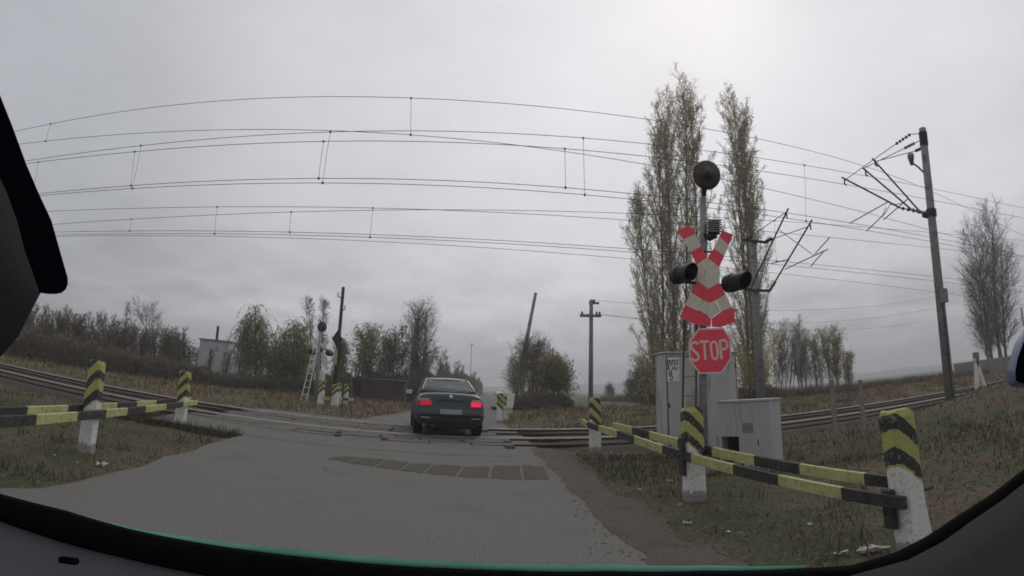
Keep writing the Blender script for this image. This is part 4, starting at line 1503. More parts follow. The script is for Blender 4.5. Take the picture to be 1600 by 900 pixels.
b.tube([rot @ Vector((wl * .7, 1, 4.0)), rot @ Vector((wl * .7 + 3.6, 1, 3.75))], .025, 4)
b.tube([rot @ Vector((wl * .7, 1, 3.75)), rot @ Vector((wl * .7 + 3.6, 1, 3.5))], .025, 4)
b.build("railing", M['white_paint'], t)
v = polar(-15.0, 40, 0)
t = thing("rusty_shed", v, "low rust coloured shed under bare trees beside the lane", "shed")
an = R(6)
rot = Matrix.Rotation(an, 3, 'Z')
MB().box(rot @ Vector((1.5, 1.2, .75)), (3.1, 2.4, 1.5), rot, bev=.02).build("wall", M['rust_wall'], t)
MB().box(rot @ Vector((1.5, 1.2, 1.53)), (3.3, 2.6, .07), rot @ Matrix.Rotation(R(2), 3, 'X')).build("roof", M['rust_wall'], t)


# ------------------------------------------------------------------ trees
class Tree:
    """Grows a branching skeleton; wood goes to trunk / crown meshes, leaves are small quads in the crown."""

    def __init__(self, seed):
        self.r = random.Random(seed)
        self.trunk, self.tm = [], []
        self.cv, self.cf, self.cm = [], [], []
        self.tv, self.tf = [], []

    def tube(self, pts, r0, r1, n, trunk):
        V, F = (self.tv, self.tf) if trunk else (self.cv, self.cf)
        o = len(V)
        k = len(pts)
        for i, q in enumerate(pts):
            d = pts[min(i + 1, k - 1)] - pts[max(i - 1, 0)]
            if abs(d.z) > abs(d.x) + abs(d.y):
                u = Vector((1, 0, -d.x / d.z))
            else:
                u = Vector((-d.y, d.x, 0))
            if u.length < 1e-9:
                u = Vector((1, 0, 0))
            u.normalize()
            w = d.cross(u)
            if w.length > 1e-9:
                w.normalize()
            rr = r0 + (r1 - r0) * i / (k - 1)
            for j in range(n):
                t = 2 * pi * j / n
                V.append(q + u * (cos(t) * rr) + w * (sin(t) * rr))
        for i in range(k - 1):
            for j in range(n):
                j2 = (j + 1) % n
                F.append((o + i * n + j, o + i * n + j2, o + (i + 1) * n + j2, o + (i + 1) * n + j))
        if not trunk:
            self.cm.extend([0] * ((k - 1) * n))

    def leaf(self, q, s, m):
        r = self.r
        o = len(self.cv)
        a = Vector((r.gauss(0, 1), r.gauss(0, 1), r.gauss(0, .7))).normalized() * s
        b = Vector((r.gauss(0, 1), r.gauss(0, 1), r.gauss(0, 1)))
        b = (b - a * (b.dot(a) / a.length_squared)).normalized() * s * .55
        self.cv.extend((q - a, q + b, q + a, q - b))
        self.cf.append((o, o + 1, o + 2, o + 3))
        self.cm.append(m)

    def limb(self, p, d, length, r0, level, spec):
        r = self.r
        L_ = spec[level]
        n = L_['seg']
        step = length / n
        pts = [p.copy()]
        dd = d.normalized()
        q = p.copy()
        up = L_.get('up', 0)
        for i in range(n):
            j = L_.get('wob', .2)
            dd = (dd + Vector((r.gauss(0, j), r.gauss(0, j), r.gauss(0, j * .6) + up))).normalized()
            q = q + dd * step
            pts.append(q.copy())
        r1 = r0 * L_.get('taper', .35)
        self.tube(pts, r0, r1, L_['n'], level == 0)
        if level + 1 < len(spec):
            Nx = spec[level + 1]
            cnt = Nx['count']
            cnt = max(1, int(cnt * r.uniform(.75, 1.25))) if level else cnt
            for k in range(cnt):
                f = Nx['from'] + (1 - Nx['from']) * ((k + r.random()) / cnt)
                f = min(f, .995)
                i = min(int(f * n), n - 1)
                t = f * n - i
                b = pts[i].lerp(pts[i + 1], t)
                ax = (pts[i + 1] - pts[i]).normalized()
                ang = R(r.gauss(Nx['angle'], Nx.get('adev', 8)))
                phi = k * 2.399 + r.uniform(-.6, .6)
                u = ax.orthogonal().normalized()
                w = ax.cross(u)
                nd = ax * cos(ang) + (u * cos(phi) + w * sin(phi)) * sin(ang)
                ln = Nx['len'] * (1 - Nx.get('fall', .5) * f) * r.uniform(.7, 1.25)
                if level == 0 and 'prof' in Nx:
                    ln = Nx['len'] * Nx['prof'](f) * r.uniform(.8, 1.2)
                rc = max((r0 + (r1 - r0) * f) * Nx.get('rk', .5), Nx.get('rmin', .006))
                self.limb(b, nd, ln, rc, level + 1, spec)
        lv = L_.get('leaf')
        if lv:
            for _ in range(int(lv['n']) + (1 if r.random() < lv['n'] % 1 else 0)):
                i = r.randrange(n)
                b = pts[i].lerp(pts[i + 1], r.random())
                if 'zmax' in lv and r.random() < (b.z / lv['zmax']) ** 2:
                    continue
                b = b + Vector((r.gauss(0, lv['sp']), r.gauss(0, lv['sp']), r.gauss(0, lv['sp']) - lv.get('hang', 0)))
                self.leaf(b, lv['s'] * r.uniform(.6, 1.3), r.choice(lv['m']))

    def build(self, name, loc, label, cat, mats, group=None, bark=None):
        t = thing(name, loc, label, cat, group)
        o = fast_mesh("trunk", np.array([tuple(q) for q in self.tv]), np.array(self.tf), [bark or M['bark']], smooth=True)
        o.parent = t
        if self.cv:
            o = fast_mesh("crown", np.array([tuple(q) for q in self.cv]), np.array(self.cf), mats, self.cm)
            o.parent = t
        return t


V0, UP = Vector((0, 0, 0)), Vector((0, 0, 1))
leafmix = [M['twig'], M['leaf_green'], M['leaf_dark'], M['leaf_yellow'], M['leaf_brown']]


popmix = [mat("poplar_twig", (.22, .195, .155), (.34, .3, .24), 3, .9), leaf("poplar_leaf_green", (.33, .34, .14), (.44, .43, .19), .8), leaf("poplar_leaf_olive", (.25, .25, .11), (.34, .33, .15), .8), leaf("poplar_leaf_yellow", (.55, .47, .17), (.66, .56, .22), .8), leaf("poplar_leaf_tan", (.42, .32, .18), (.54, .42, .25), .8)]


def poplar(seed, stems, label, az, D, leafn=3):
    T = Tree(seed)
    for (dx, dy, h, lean, nl, wid) in stems:
        spec = [dict(seg=14, n=8, wob=.015, up=.02, taper=.1),
                dict(count=int(nl * 1.15), **{'from': .03}, angle=24, adev=6, len=h * .28, prof=lambda f: (.8 + .35 * f if f < .35 else .9 * (1.32 - f) + .12), seg=7, n=4, wob=.06, up=.11, rk=.36, rmin=.035, taper=.25),
                dict(count=9, **{'from': .15}, angle=30, adev=8, len=wid * .8, fall=.35, seg=4, n=3, wob=.09, up=.1, rk=.45, rmin=.014, taper=.4, leaf=dict(n=5, s=.055, sp=.09, m=[1, 1, 3, 3, 4, 4])),
                dict(count=6, **{'from': .15}, angle=34, adev=12, len=wid * .38, fall=.3, seg=2, n=3, wob=.12, up=.1, rk=.6, rmin=.008, taper=.6, leaf=dict(n=leafn, s=.052, sp=.08, m=[1, 1, 1, 2, 3, 4, 4, 4]))]
        T.limb(Vector((dx, dy, -.2)), Vector((lean, 0, 1)), h, .15 * h / 22, 0, spec)
        # suckers round the foot
        for k in range(26):
            s2 = [dict(seg=5, n=3, wob=.08, up=.05, taper=.3), dict(count=8, **{'from': .2}, angle=30, len=.8, seg=3, n=3, wob=.12, up=.1, rk=.5, rmin=.012, leaf=dict(n=9, s=.08, sp=.2, m=[1, 3, 3, 3, 3, 4]))]
            a_ = T.r.uniform(0, 6.28)
            tv, tf = T.tv, T.tf
            T.tv, T.tf = [], []
            T.limb(Vector((dx + cos(a_) * .5, dy + sin(a_) * .5, 0)), Vector((cos(a_) * .25, sin(a_) * .25, 1)), T.r.uniform(1.8, 5.5), .03, 0, s2)
            T.tv, T.tf = tv, tf
    return T.build("poplar_tree", polar(az, D, .15), label, "tree", popmix, "tall poplars beyond the tracks")


poplar(3, [(-1.15, 0, 18.5, -.035, 42, 1.45), (-.3, .3, 21.2, -.005, 50, 1.4), (.5, .2, 21.4, .008, 46, 1.4), (1.1, -.2, 20.5, .028, 36, 1.2), (-1.9, -.3, 13.5, -.05, 34, 1.4)], "broad tall poplar of several upright stems with thin autumn leaves, behind the bell disc", 17.3, 41.5, 5)
poplar(8, [(-.25, 0, 21.9, -.01, 50, 1.2), (.15, .2, 20.2, .002, 40, 1.1), (.5, .3, 17.2, .022, 36, 1.2)], "narrower tall poplar standing behind the second catenary mast", 24.75, 42.5, 5)


def bare(seed, h, spread, ang, stems=1, leaf=None, mats=None, r0=None, twigs=5, limbs=22, up=.05, frm=.2, droop=0.0, prof=None, wob=.12):
    T = Tree(seed)
    for s_ in range(stems):
        a_ = T.r.uniform(0, 6.28)
        sp_ = .12 * h * (stems > 1)
        spec = [dict(seg=8, n=6, wob=.05, up=.04, taper=.15),
                dict(count=limbs, **{'from': frm}, angle=ang, adev=10, len=spread, fall=.55, seg=5, n=4, wob=wob, up=up, rk=.45, rmin=.022, taper=.3),
                dict(count=7, **{'from': .2}, angle=38, adev=10, len=spread * .45, fall=.4, seg=3, n=3, wob=.15, up=up - droop * .5, rk=.5, rmin=.012, taper=.4),
                dict(count=twigs, **{'from': .15}, angle=40, adev=12, len=spread * .22, fall=.3, seg=2, n=3, wob=.2, up=.05 - droop, rk=.6, rmin=.0085, taper=.6)]
        if prof:
            spec[1]['prof'] = prof
        if leaf:
            spec[3]['leaf'] = leaf
            spec[2]['leaf'] = dict(leaf, n=leaf['n'] * .5 if leaf['n'] < 2 else int(leaf['n'] * .5))
        T.limb(Vector((cos(a_) * sp_ * T.r.random(), sin(a_) * sp_ * T.r.random(), -.15)), Vector((T.r.uniform(-.12, .12) * (stems > 1), 0, 1)), h * T.r.uniform(.8, 1.0) if stems > 1 else h, r0 or h * .014, 0, spec)
    return T


# bare tall tree by the pale wall
T = Tree(21)
for dx, h, ln in ((-.9, 14.2, -.02), (.7, 15.8, .01), (1.6, 12.5, .05), (-1.5, 10, -.07)):
    spec = [dict(seg=12, n=7, wob=.02, up=.03, taper=.12),
            dict(count=44, **{'from': .12}, angle=36, adev=9, len=h * .27, prof=lambda f: (.75 + .6 * f if f < .6 else 1.11 * (1.6 - f)), seg=6, n=4, wob=.08, up=.09, rk=.36, rmin=.035, taper=.25),
            dict(count=11, **{'from': .15}, angle=34, adev=8, len=1.7, fall=.35, seg=3, n=3, wob=.1, up=.08, rk=.5, rmin=.018, taper=.4),
            dict(count=6, **{'from': .2}, angle=38, adev=12, len=.8, fall=.3, seg=2, n=3, wob=.15, up=.06, rk=.6, rmin=.011, taper=.6, leaf=dict(n=.25, s=.08, sp=.15, m=[2, 4]))]
    T.limb(Vector((dx, 0, -.2)), Vector((ln, 0, 1)), h, .03 * h * .6, 0, spec)
T.build("bare_tree", polar(49.6, 66, .1), "tall leafless tree with two main stems above the pale wall", "tree", leafmix, "trees around the crossing")

# saplings left of that: a row of slender bare trees
protos = {}
for i, (az, D, h, seed, kind) in enumerate(((27.2, 58, 6.6, 31, 'b'), (28.2, 60, 6.9, 32, 'b'), (29.4, 58, 5.6, 33, 'b'), (30.3, 60, 6.0, 34, 'b'), (31.4, 57, 5.2, 35, 'b'), (32.9, 56, 5.4, 36, 'y'), (34.2, 60, 3.6, 37, 'b'))):
    lf = dict(n=3, s=.08, sp=.2, m=[3, 3, 1]) if kind == 'y' else dict(n=.5, s=.075, sp=.12, m=[3, 3, 1])
    T = bare(seed, h, h * .34, 20, stems=5, leaf=lf, limbs=11, twigs=4, up=.1, r0=.04, frm=.08)
    lab = "slender sapling with yellow green leaves among the bare ones past the low cabinet" if kind == 'y' else "slender leafless sapling in the row beyond the track past the low cabinet"
    T.build("sapling", polar(az, D, .1), lab, "tree", leafmix, "row of saplings past the cabinets" if kind == 'b' else None, bark=M['twig_red'])

# right of the lane: round brown bush tree, with smaller bushes beyond
T = bare(41, 4.5, 2.7, 44, stems=5, leaf=dict(n=1.3, s=.07, sp=.14, m=[4, 1, 1, 3, 3], zmax=4.6), limbs=16, twigs=6, r0=.06, up=.06)
T.build("bushy_tree", polar(2.2, 43, .0), "wide olive brown bushy tree at the foot of the leaning pole", "tree", leafmix, "trees around the crossing")
T = bare(42, 2.9, 2.0, 48, stems=4, leaf=dict(n=2.2, s=.075, sp=.2, m=[1, 1, 4, 3]), limbs=15, twigs=6, r0=.05)
T.build("bushy_tree", polar(4.6, 40, .0), "low green brown bush between the leaning pole and the upright concrete pole", "tree", leafmix, "trees around the crossing")
T = bare(43, 4.0, 2.0, 40, stems=3, leaf=dict(n=.4, s=.08, sp=.2, m=[4, 2]), limbs=16, twigs=6, r0=.06)
T.build("bushy_tree", polar(.2, 62, .0), "thin grey twiggy bush at the edge of the lane beyond the far barrier post", "tree", leafmix, "trees around the crossing")
for i, (az, D, h) in enumerate(((12.2, 60, 2.2), (13.3, 46, 2.6), (14.2, 42, 3.2), (10.2, 80, 2.0))):
    T = bare(50 + i, h, h * .5, 40, stems=4, leaf=dict(n=.4, s=.07, sp=.2, m=[4, 2, 1]), limbs=10, twigs=5, r0=.035)
    T.build("bush", polar(az, D, .1), ("low thin bush far out in the field beyond the upright pole", "low bare bush next to the tall grey cabin, farther from it", "low bare bush half hidden by the edge of the tall grey cabin", "faint low bush at the foot of the upright concrete pole")[i], "bush", leafmix, "bushes in the field")

# left of the lane
T = Tree(61)                                          # willow with hanging sprays
for dx, h in ((-1.0, 5.0), (1.5, 4.3)):
    spec = [dict(seg=6, n=6, wob=.05, up=.03, taper=.3),
            dict(count=34, **{'from': .3}, angle=50, adev=16, len=1.9, fall=.3, seg=6, n=4, wob=.12, up=-.02, rk=.45, rmin=.025, taper=.3, leaf=dict(n=1, s=.06, sp=.1, m=[1, 1, 2])),
            dict(count=15, **{'from': .2}, angle=60, adev=18, len=2.3, fall=.15, seg=6, n=3, wob=.05, up=-.6, rk=.4, rmin=.01, taper=.5, leaf=dict(n=22, s=.065, sp=.045, m=[1, 1, 1, 2, 3]))]
    T.limb(Vector((dx, 0, -.2)), Vector((.03 * dx, 0, 1)), h, .17, 0, spec)
T.build("willow_tree", polar(-24.4, 43, 0), "green willow with two hanging domes beside the grey building", "tree", leafmix, "trees around the crossing")


def bushy(seed, h, w, mats_, n_stems=6, leafs=5):
    T = Tree(seed)
    for s_ in range(n_stems):
        a_ = T.r.uniform(0, 6.28)
        spec = [dict(seg=4, n=4, wob=.08, up=.03, taper=.3),
                dict(count=12, **{'from': .05}, angle=45, adev=12, len=w * .5, fall=.4, seg=3, n=3, wob=.15, up=.05, rk=.5, rmin=.015, leaf=dict(n=leafs, s=.08, sp=.25, m=mats_)),
                dict(count=6, **{'from': .1}, angle=45, adev=14, len=w * .22, fall=.2, seg=2, n=3, wob=.2, up=.05, rk=.5, rmin=.01, leaf=dict(n=leafs, s=.075, sp=.22, m=mats_))]
        T.limb(Vector((cos(a_) * w * .2, sin(a_) * w * .2, -.1)), Vector((cos(a_) * .3, sin(a_) * .3, 1)), h * T.r.uniform(.7, 1), .05, 0, spec)
    return T


T = bushy(62, 3.3, 1.9, [2, 2, 1], 5, 9)
T.build("bush", polar(-22.9, 40, 0), "dark dense cone shaped bush in front of the willow", "bush", leafmix, "trees around the crossing")
T = bushy(63, 3.6, 2.2, [2, 2, 2, 1], 6, 9)
T.build("bush", polar(-33.6, 46, 0), "dark leafy round tree just beside the grey building's blank wall", "bush", leafmix, "trees around the crossing")
T = bushy(64, 2.6, 2.6, [2, 2, 1], 5, 7)
T.build("bush", polar(-30.6, 55.5, 0), "dark green foliage peeping over the grey building's roof by the chimney", "bush", leafmix, "trees around the crossing")
T.cv and None
T = bare(65, 4.3, 2.7, 56, leaf=None, limbs=18, twigs=6, frm=.3, r0=.12, wob=.2, up=.08)
T.build("bare_tree", polar(-37.0, 44, 0), "round crowned black leafless tree rising over the brown thicket", "tree", leafmix, "trees around the crossing", bark=M['twig'])
T = bare(66, 4.9, .8, 24, leaf=dict(n=.8, s=.06, sp=.1, m=[4, 2], ), limbs=16, twigs=4, r0=.07)
T.build("sapling", polar(-39.8, 44, 0), "thin sapling with a leafy top standing taller than the thicket", "tree", leafmix, "trees around the crossing")
T = bare(67, 7.0, 1.4, 20, stems=4, leaf=dict(n=.12, s=.08, sp=.15, m=[4, 2]), limbs=15, twigs=4, r0=.06, up=.1)
T.build("bare_tree", polar(-20.0, 44, 0), "thin pale bare tree of upright stems behind the far signal", "tree", leafmix, "trees around the crossing")
T = bare(68, 5.0, 1.7, 36, stems=4, leaf=dict(n=1.6, s=.08, sp=.14, m=[1, 1, 4, 3]), limbs=15, twigs=5, r0=.07)
T.build("bare_tree", polar(-14.9, 43, 0), "half leafless tree with scattered green leaves above the rusty shed", "tree", leafmix, "trees around the crossing", bark=M['twig_red'])
T = bare(69, 4.4, 1.4, 34, stems=3, leaf=dict(n=1.5, s=.08, sp=.14, m=[1, 4, 1]), limbs=13, twigs=5, r0=.06)
T.build("bare_tree", polar(-17.2, 45, 0), "smaller thinly leaved tree behind the dark wooden pole", "tree", leafmix, "trees around the crossing", bark=M['twig_red'])
T = bare(70, 6.9, 2.5, 32, stems=5, leaf=dict(n=.12, s=.08, sp=.2, m=[2, 2, 4]), limbs=20, twigs=5, r0=.09)
T.build("bare_tree", polar(-9.7, 47, 0), "big grey twiggy tree rising behind the dark car", "tree", leafmix, "trees around the crossing")
T = bare(73, 5.0, 1.7, 34, stems=4, leaf=dict(n=.6, s=.08, sp=.2, m=[1, 4, 4]), limbs=14, twigs=5, r0=.06)
T.build("bare_tree", polar(-13.2, 46, 0), "mid height twiggy tree filling the gap between shed tree and big grey tree", "tree", leafmix, "trees around the crossing", bark=M['twig_red'])
T = bare(71, 5.4, 1.6, 38, stems=3, leaf=dict(n=2.2, s=.09, sp=.12, m=[2, 2, 1]), limbs=11, twigs=3, r0=.06)
T.build("bare_tree", polar(-11.6, 44, 0), "dark leaved branchy tree leaning against the big grey twiggy tree", "tree", leafmix, "trees around the crossing")
# small white-barked sapling at the far barrier
T = bare(72, 1.9, .5, 30, leaf=None, limbs=6, twigs=2, r0=.035)
T.build("sapling", polar(-15.75, 28.6, 0), "tiny pale forked sapling at the end of the far barrier", "tree", leafmix, None, bark=M['concrete'])

# thicket saplings along the left: a few kinds, copied
kinds = []
for sd, h, w, lf in ((81, 3.4, .8, .1), (82, 3.0, 1.0, .4), (83, 3.8, .75, .1), (84, 2.8, 1.1, .7)):
    kinds.append(bare(sd, h, w, 26, stems=4, leaf=dict(n=lf, s=.06, sp=.14, m=[4, 2, 4]), limbs=12, twigs=4, r0=.04, up=.09))
roots = [None] * 4
same = "leafless sapling among the thicket rising behind the two-rail barrier"
for i, az in enumerate(np.arange(-53, -33.5, .56)):
    kx = i % 4
    D = 40 + (i * 7 % 5) * 1.6
    sc = rng.uniform(.85, 1.15)
    if roots[kx] is None:
        roots[kx] = kinds[kx].build("sapling", polar(az, D, 0), same, "tree", leafmix, "saplings of the thicket", bark=M['twig_red'])
        roots[kx].scale = (sc, sc, sc)
    else:
        dup(roots[kx], polar(az, D, 0), rng.uniform(0, 6), same, (sc, sc, sc))
for az, D in ((-30.6, 46), (-28.9, 46)):
    dup(roots[int(D) % 4], polar(az, D, 0), rng.uniform(0, 6), "thin leafless sapling standing in front of the grey building's blank wall", (.75, .75, .75), "saplings before the grey building")
# the red brown hedge of saplings beside the lane, running into the distance
same = "red brown leafless sapling in the hedge along the lane beyond the dark car"
for i in range(18):
    D = 52 + i * 6.5
    kx = (i * 3) % 4
    le = float(road_mid(D)[0])
    c_ = Vector((le - 2.2 - rng.uniform(0, 2.0), D, 0))
    sc = rng.uniform(1.15, 1.5)
    dup(roots[kx], c_, rng.uniform(0, 6), same, (sc, sc, sc), "saplings of the lane hedge")
same = "distant leafless tree along the lane's edge opposite the red brown hedge"
for i in range(6):
    D = 80 + i * 16
    re = float(road_mid(D)[1])
    sc = rng.uniform(.8, 1.0)
    dup(roots[(i * 3 + 1) % 4], Vector((re + 3.0 + rng.uniform(0, 1.5), D, 0)), rng.uniform(0, 6), same, (sc, sc, sc), "trees opposite the lane hedge")


# brushwood mass on the left: uncountable twigs and dead leaves
def brush(name, path, n, h, depth, mats, probs, size):
    """path: (az, D, height factor) stops"""
    t = nrng.random(n)
    az = np.interp(t, np.linspace(0, 1, len(path)), [q[0] for q in path])
    D = np.interp(t, np.linspace(0, 1, len(path)), [q[1] for q in path])
    hf = np.interp(t, np.linspace(0, 1, len(path)), [q[2] for q in path])
    D = D + nrng.uniform(0, depth, n)
    top = h * hf * (.78 + .22 * smooth_noise(az * 1.0, D * .2, .9, 3)) * (.85 + .15 * smooth_noise(az, D * .1, .25, 5))
    z = top * nrng.random(n) ** .75
    x, y = D * np.sin(np.radians(az)), D * np.cos(np.radians(az))
    z = z + ground_z(x, y)
    twig = nrng.random(n) < .6
    a_ = np.stack([nrng.normal(0, .45, n), nrng.normal(0, .45, n), nrng.uniform(.3, 1.2, n)], 1)
    a_[~twig] = nrng.normal(0, 1, ((~twig).sum(), 3))
    a_ /= np.linalg.norm(a_, axis=1, keepdims=True)
    b_ = nrng.normal(0, 1, (n, 3))
    b_ -= a_ * (a_ * b_).sum(1, keepdims=True)
    b_ /= np.linalg.norm(b_, axis=1, keepdims=True)
    s = size * nrng.uniform(.6, 1.5, n)
    la = np.where(twig, s * 3.2, s)[:, None]
    lb = np.where(twig, .012, s * .55)[:, None]
    P = np.stack([x, y, z], 1)
    Vx = np.stack([P - a_ * la, P + b_ * lb, P + a_ * la, P - b_ * lb], 1).reshape(-1, 3)
    mi = np.where(twig, 0, 1 + nrng.choice(len(mats) - 1, n, p=probs))
    o = fast_mesh(name, Vx, np.arange(n * 4).reshape(n, 4), mats, mi)
    return tag(o, kind='stuff')


bm_ = [M['twig'], M['leaf_brown'], M['leaf_dark'], M['grass_brown'], M['leaf_green']]
brush("undergrowth", [(-58, 31, 1.15), (-50, 33, 1.15), (-44, 34, 1.1), (-38, 36, .95), (-33, 36, .85), (-30, 38, .55), (-26, 39, .6), (-22, 38, .75), (-18.5, 37, .95), (-15.5, 43, 1.15), (-12, 42, 1.35), (-8.5, 44, 1.3)], 130000, 2.05, 5, bm_, [.32, .16, .3, .22], .075)
brush("undergrowth", [(-9.2, 46, .95), (-6.6, 58, 1.05), (-4.75, 80, 1.15), (-3.6, 115, 1.2), (-2.75, 175, 1.2)], 46000, 3.6, 6, [M['twig_red'], M['leaf_brown'], M['leaf_dark'], M['grass_brown'], M['leaf_green']], [.45, .2, .3, .05], .13)
brush("undergrowth", [(-.2, 42, .6), (1, 38, .9), (3, 38, 1), (5.2, 39, .8), (6.4, 40, .3)], 18000, 1.5, 4, [M['twig'], M['leaf_brown'], M['leaf_yellow'], M['leaf_green'], M['grass_brown']], [.5, .12, .2, .18], .08)
brush("undergrowth", [(8, 75, .5), (12, 62, .8), (14.5, 44, 1.1), (16, 40, 1.3), (20, 39, 1.2), (26, 42, 1.1), (28, 48, .6)], 22000, 1.3, 4, bm_, [.4, .2, .3, .1], .09)
brush("undergrowth", [(26, 46, .5), (31, 48, .6), (36, 50, .5), (42, 54, .5), (50, 56, .6), (56, 52, .6)], 34000, 1.5, 5, bm_, [.35, .15, .45, .05], .1)


# ------------------------------------------------------------------ cars
def sedan(label, loc, rz, paint, group=None, lights=True):
    t = thing("parked_car" if False else "car", loc, label, "car", group, rz)
    # y forward from the rear bumper, x to the right
    st = [(-.02, .36, .60, .66, .64, .55, .45, .62), (.04, .30, .74, .80, .78, .66, .52, .64), (.1, .28, .78, .84, .80, .74, .60, .66), (.12, .28, .78, .845, .80, .765, .66, 1.0), (.22, .26, .79, .855, .82, .775, .68, 1.045),
          (.8, .24, .82, .87, .84, .79, .70, 1.065), (1.6, .22, .83, .87, .845, .79, .66, .99), (2.7, .22, .83, .87, .84, .79, .66, .98), (3.35, .23, .82, .86, .82, .76, .64, .955), (4.1, .25, .76, .82, .77, .70, .55, .80), (4.4, .3, .62, .68, .66, .58, .4, .66)]
    rings = []
    for (y, zb, hs, hm, ht, hd, hc, zt) in st:
        zs = [(0, zb), (hs * .9, zb), (hs, zb + .07), (hm, .5), (ht, min(.72, zt - .06) if zt < .7 else .76), (hd, zt - .09 if zt > .7 else zt - .03), (hc, zt - .015), (0, zt)]
        zs = [(x, z) for x, z in zs]
        rings.append([Vector((x, y, z)) for x, z in zs] + [Vector((-x, y, z)) for x, z in reversed(zs[1:-1])])
    b = MB()
    b.loft(rings)
    body = b.build("body", paint, t, smooth=True)
    ms = body.modifiers.new("round", 'SUBSURF')
    ms.levels = ms.render_levels = 1
    # roof and pillars
    gs = [(.86, .70, 1.05, .70, 1.055), (1.06, .70, 1.0, .63, 1.16), (1.5, .715, .98, .56, 1.345), (1.72, .72, .97, .545, 1.385), (2.2, .72, .97, .555, 1.41), (2.6, .72, .97, .55, 1.39), (2.85, .72, .97, .56, 1.33), (3.4, .70, .95, .68, .965)]
    rings = []
    for (y, hb, zb, hr, zr) in gs:
        pr_ = [(0, zb - .1), (hb, zb - .1), (hb, zb), (hr + (hb - hr) * .12, zb + (zr - zb) * .86), (hr, zr - .012), (hr * .8, zr + .004), (0, zr + .018)]
        rings.append([Vector((x, y, z)) for x, z in pr_] + [Vector((-x, y, z)) for x, z in reversed(pr_[1:-1])])
    MB().loft(rings).build("roof", paint, t, smooth=False)
    # rear window, standing just proud of the shell
    def sheet(name, corners, m, parent, nrm, th=.012, pr_=0):
        c4 = [Vector(q) for q in corners]
        nv_ = Vector(nrm).normalized()
        b = MB()
        n = len(c4)
        b.add([q + nv_ * th for q in c4] + [q - nv_ * .01 for q in c4], [tuple(range(n)), tuple(reversed(range(n, 2 * n)))] + [(i, n + i, n + (i + 1) % n, (i + 1) % n) for i in range(n)])
        return b.build(name, m, parent)
    rw = sheet("rear_window", [(-.655, .9, 1.075), (.655, .9, 1.075), (.63, 1.06, 1.165), (.535, 1.475, 1.335), (-.535, 1.475, 1.335), (-.63, 1.06, 1.165)], M['car_glass'], t, (0, -.46, .9), .016)
    b = MB()
    for s_ in (-1, 1):
        b.tube([(s_ * .675, .9, 1.085), (s_ * .645, 1.06, 1.18), (s_ * .55, 1.48, 1.36)], .014, 6)
    b.tube([(-.55, 1.485, 1.357), (0, 1.5, 1.375), (.55, 1.485, 1.357)], .016, 6)
    b.build("window_trim", M['chrome'], rw)
    sheet("windscreen", [(.6, 3.3, 1.0), (-.6, 3.3, 1.0), (-.52, 2.87, 1.32), (.52, 2.87, 1.32)], M['car_glass'], t, (0, .5, .8), .02)
    for s_ in (-1, 1):
        sheet("side_window", [(s_ * .712, 1.3, 1.0), (s_ * .712, 2.15, 1.0), (s_ * .585, 2.15, 1.34), (s_ * .6, 1.6, 1.32)], M['car_glass'], t, (s_ * .9, 0, .35), .016)
        sheet("side_window", [(s_ * .712, 2.22, 1.0), (s_ * .712, 3.2, .985), (s_ * .6, 2.8, 1.29), (s_ * .585, 2.22, 1.34)], M['car_glass'], t, (s_ * .9, 0, .35), .016)
        # tail lights wrap round the corner
        def lamp(z0, z1, xi, m, nm, yb=.085, par=t):
            b = MB()
            pts = [(xi, yb - .012), (.62, yb - .004), (.745, yb + .035), (.795, yb + .12), (.815, yb + .26)]
            vs = []
            for x, y in pts:
                vs.append((s_ * x, y - .012, z0))
                vs.append((s_ * x, y - .006, z1))
            for x, y in reversed(pts):
                vs.append((s_ * (x - .05), y + .05, z0))
                vs.append((s_ * (x - .05), y + .05, z1))
            k = len(vs) // 2
            fs = []
            for i in range(k):
                j = (i + 1) % k
                fs.append((2 * i, 2 * j, 2 * j + 1, 2 * i + 1))
            fs.append(tuple(2 * i for i in range(k)))
            fs.append(tuple(2 * i + 1 for i in reversed(range(k))))
            return b.add(vs, fs).build(nm, m, par)
        tl_ = lamp(.735, .84, .5 if s_ < 0 else .53, M['brake'] if s_ > 0 else M['tail'], "tail_light")
        lamp(.845, .9, .56, M['lens'], "indicator", par=tl_)
        sheet("reflector", [(s_ * .5, -.02, .47), (s_ * .72, .03, .47), (s_ * .72, .03, .445), (s_ * .5, -.02, .445)], M['lens'], t, (0, -1, 0), .03)
        # mirrors
        mrr = MB().box((s_ * .97, 2.86, 1.0), (.22, .12, .15), bev=.035).build("side_mirror", paint, t)
        MB().box((s_ * .97, 2.785, 1.0), (.18, .02, .115), bev=.008).build("mirror_glass", M['chrome'], mrr)
        MB().tube([(s_ * .8, 2.9, .97), (s_ * .93, 2.88, .98)], .03, 6).build("mirror_arm", M['trim'], mrr)
        for y in (.98, 3.68):
            whl = MB().lathe([(.2, -.1), (.29, -.1), (.315, -.08), (.317, .08), (.29, .1), (.2, .1)], (s_ * .74, y, .317), (s_, 0, 0), 24).build("wheel", M['tyre'], t, smooth=False)
            MB().lathe([(.001, .06), (.05, .07), (.09, .05), (.17, .07), (.2, .1), (.205, .085), (.205, -.09), (.001, -.09)], (s_ * .74, y, .317), (s_, 0, 0), 24).build("rim", M['galv'], whl, smooth=False)
            MB().lathe([(.001, 0), (.37, 0), (.37, .1), (.34, .12), (.001, .12)], (s_ * .745, y, .36), (s_, 0, 0), 24).build("wheel_arch", M['trim'], t)
    sheet("number_plate", [(-.26, .0, .55), (.26, .0, .55), (.26, .0, .66), (-.26, .0, .66)], M['plate_grey'], t, (0, -1, .0), .04)
    bs = MB()
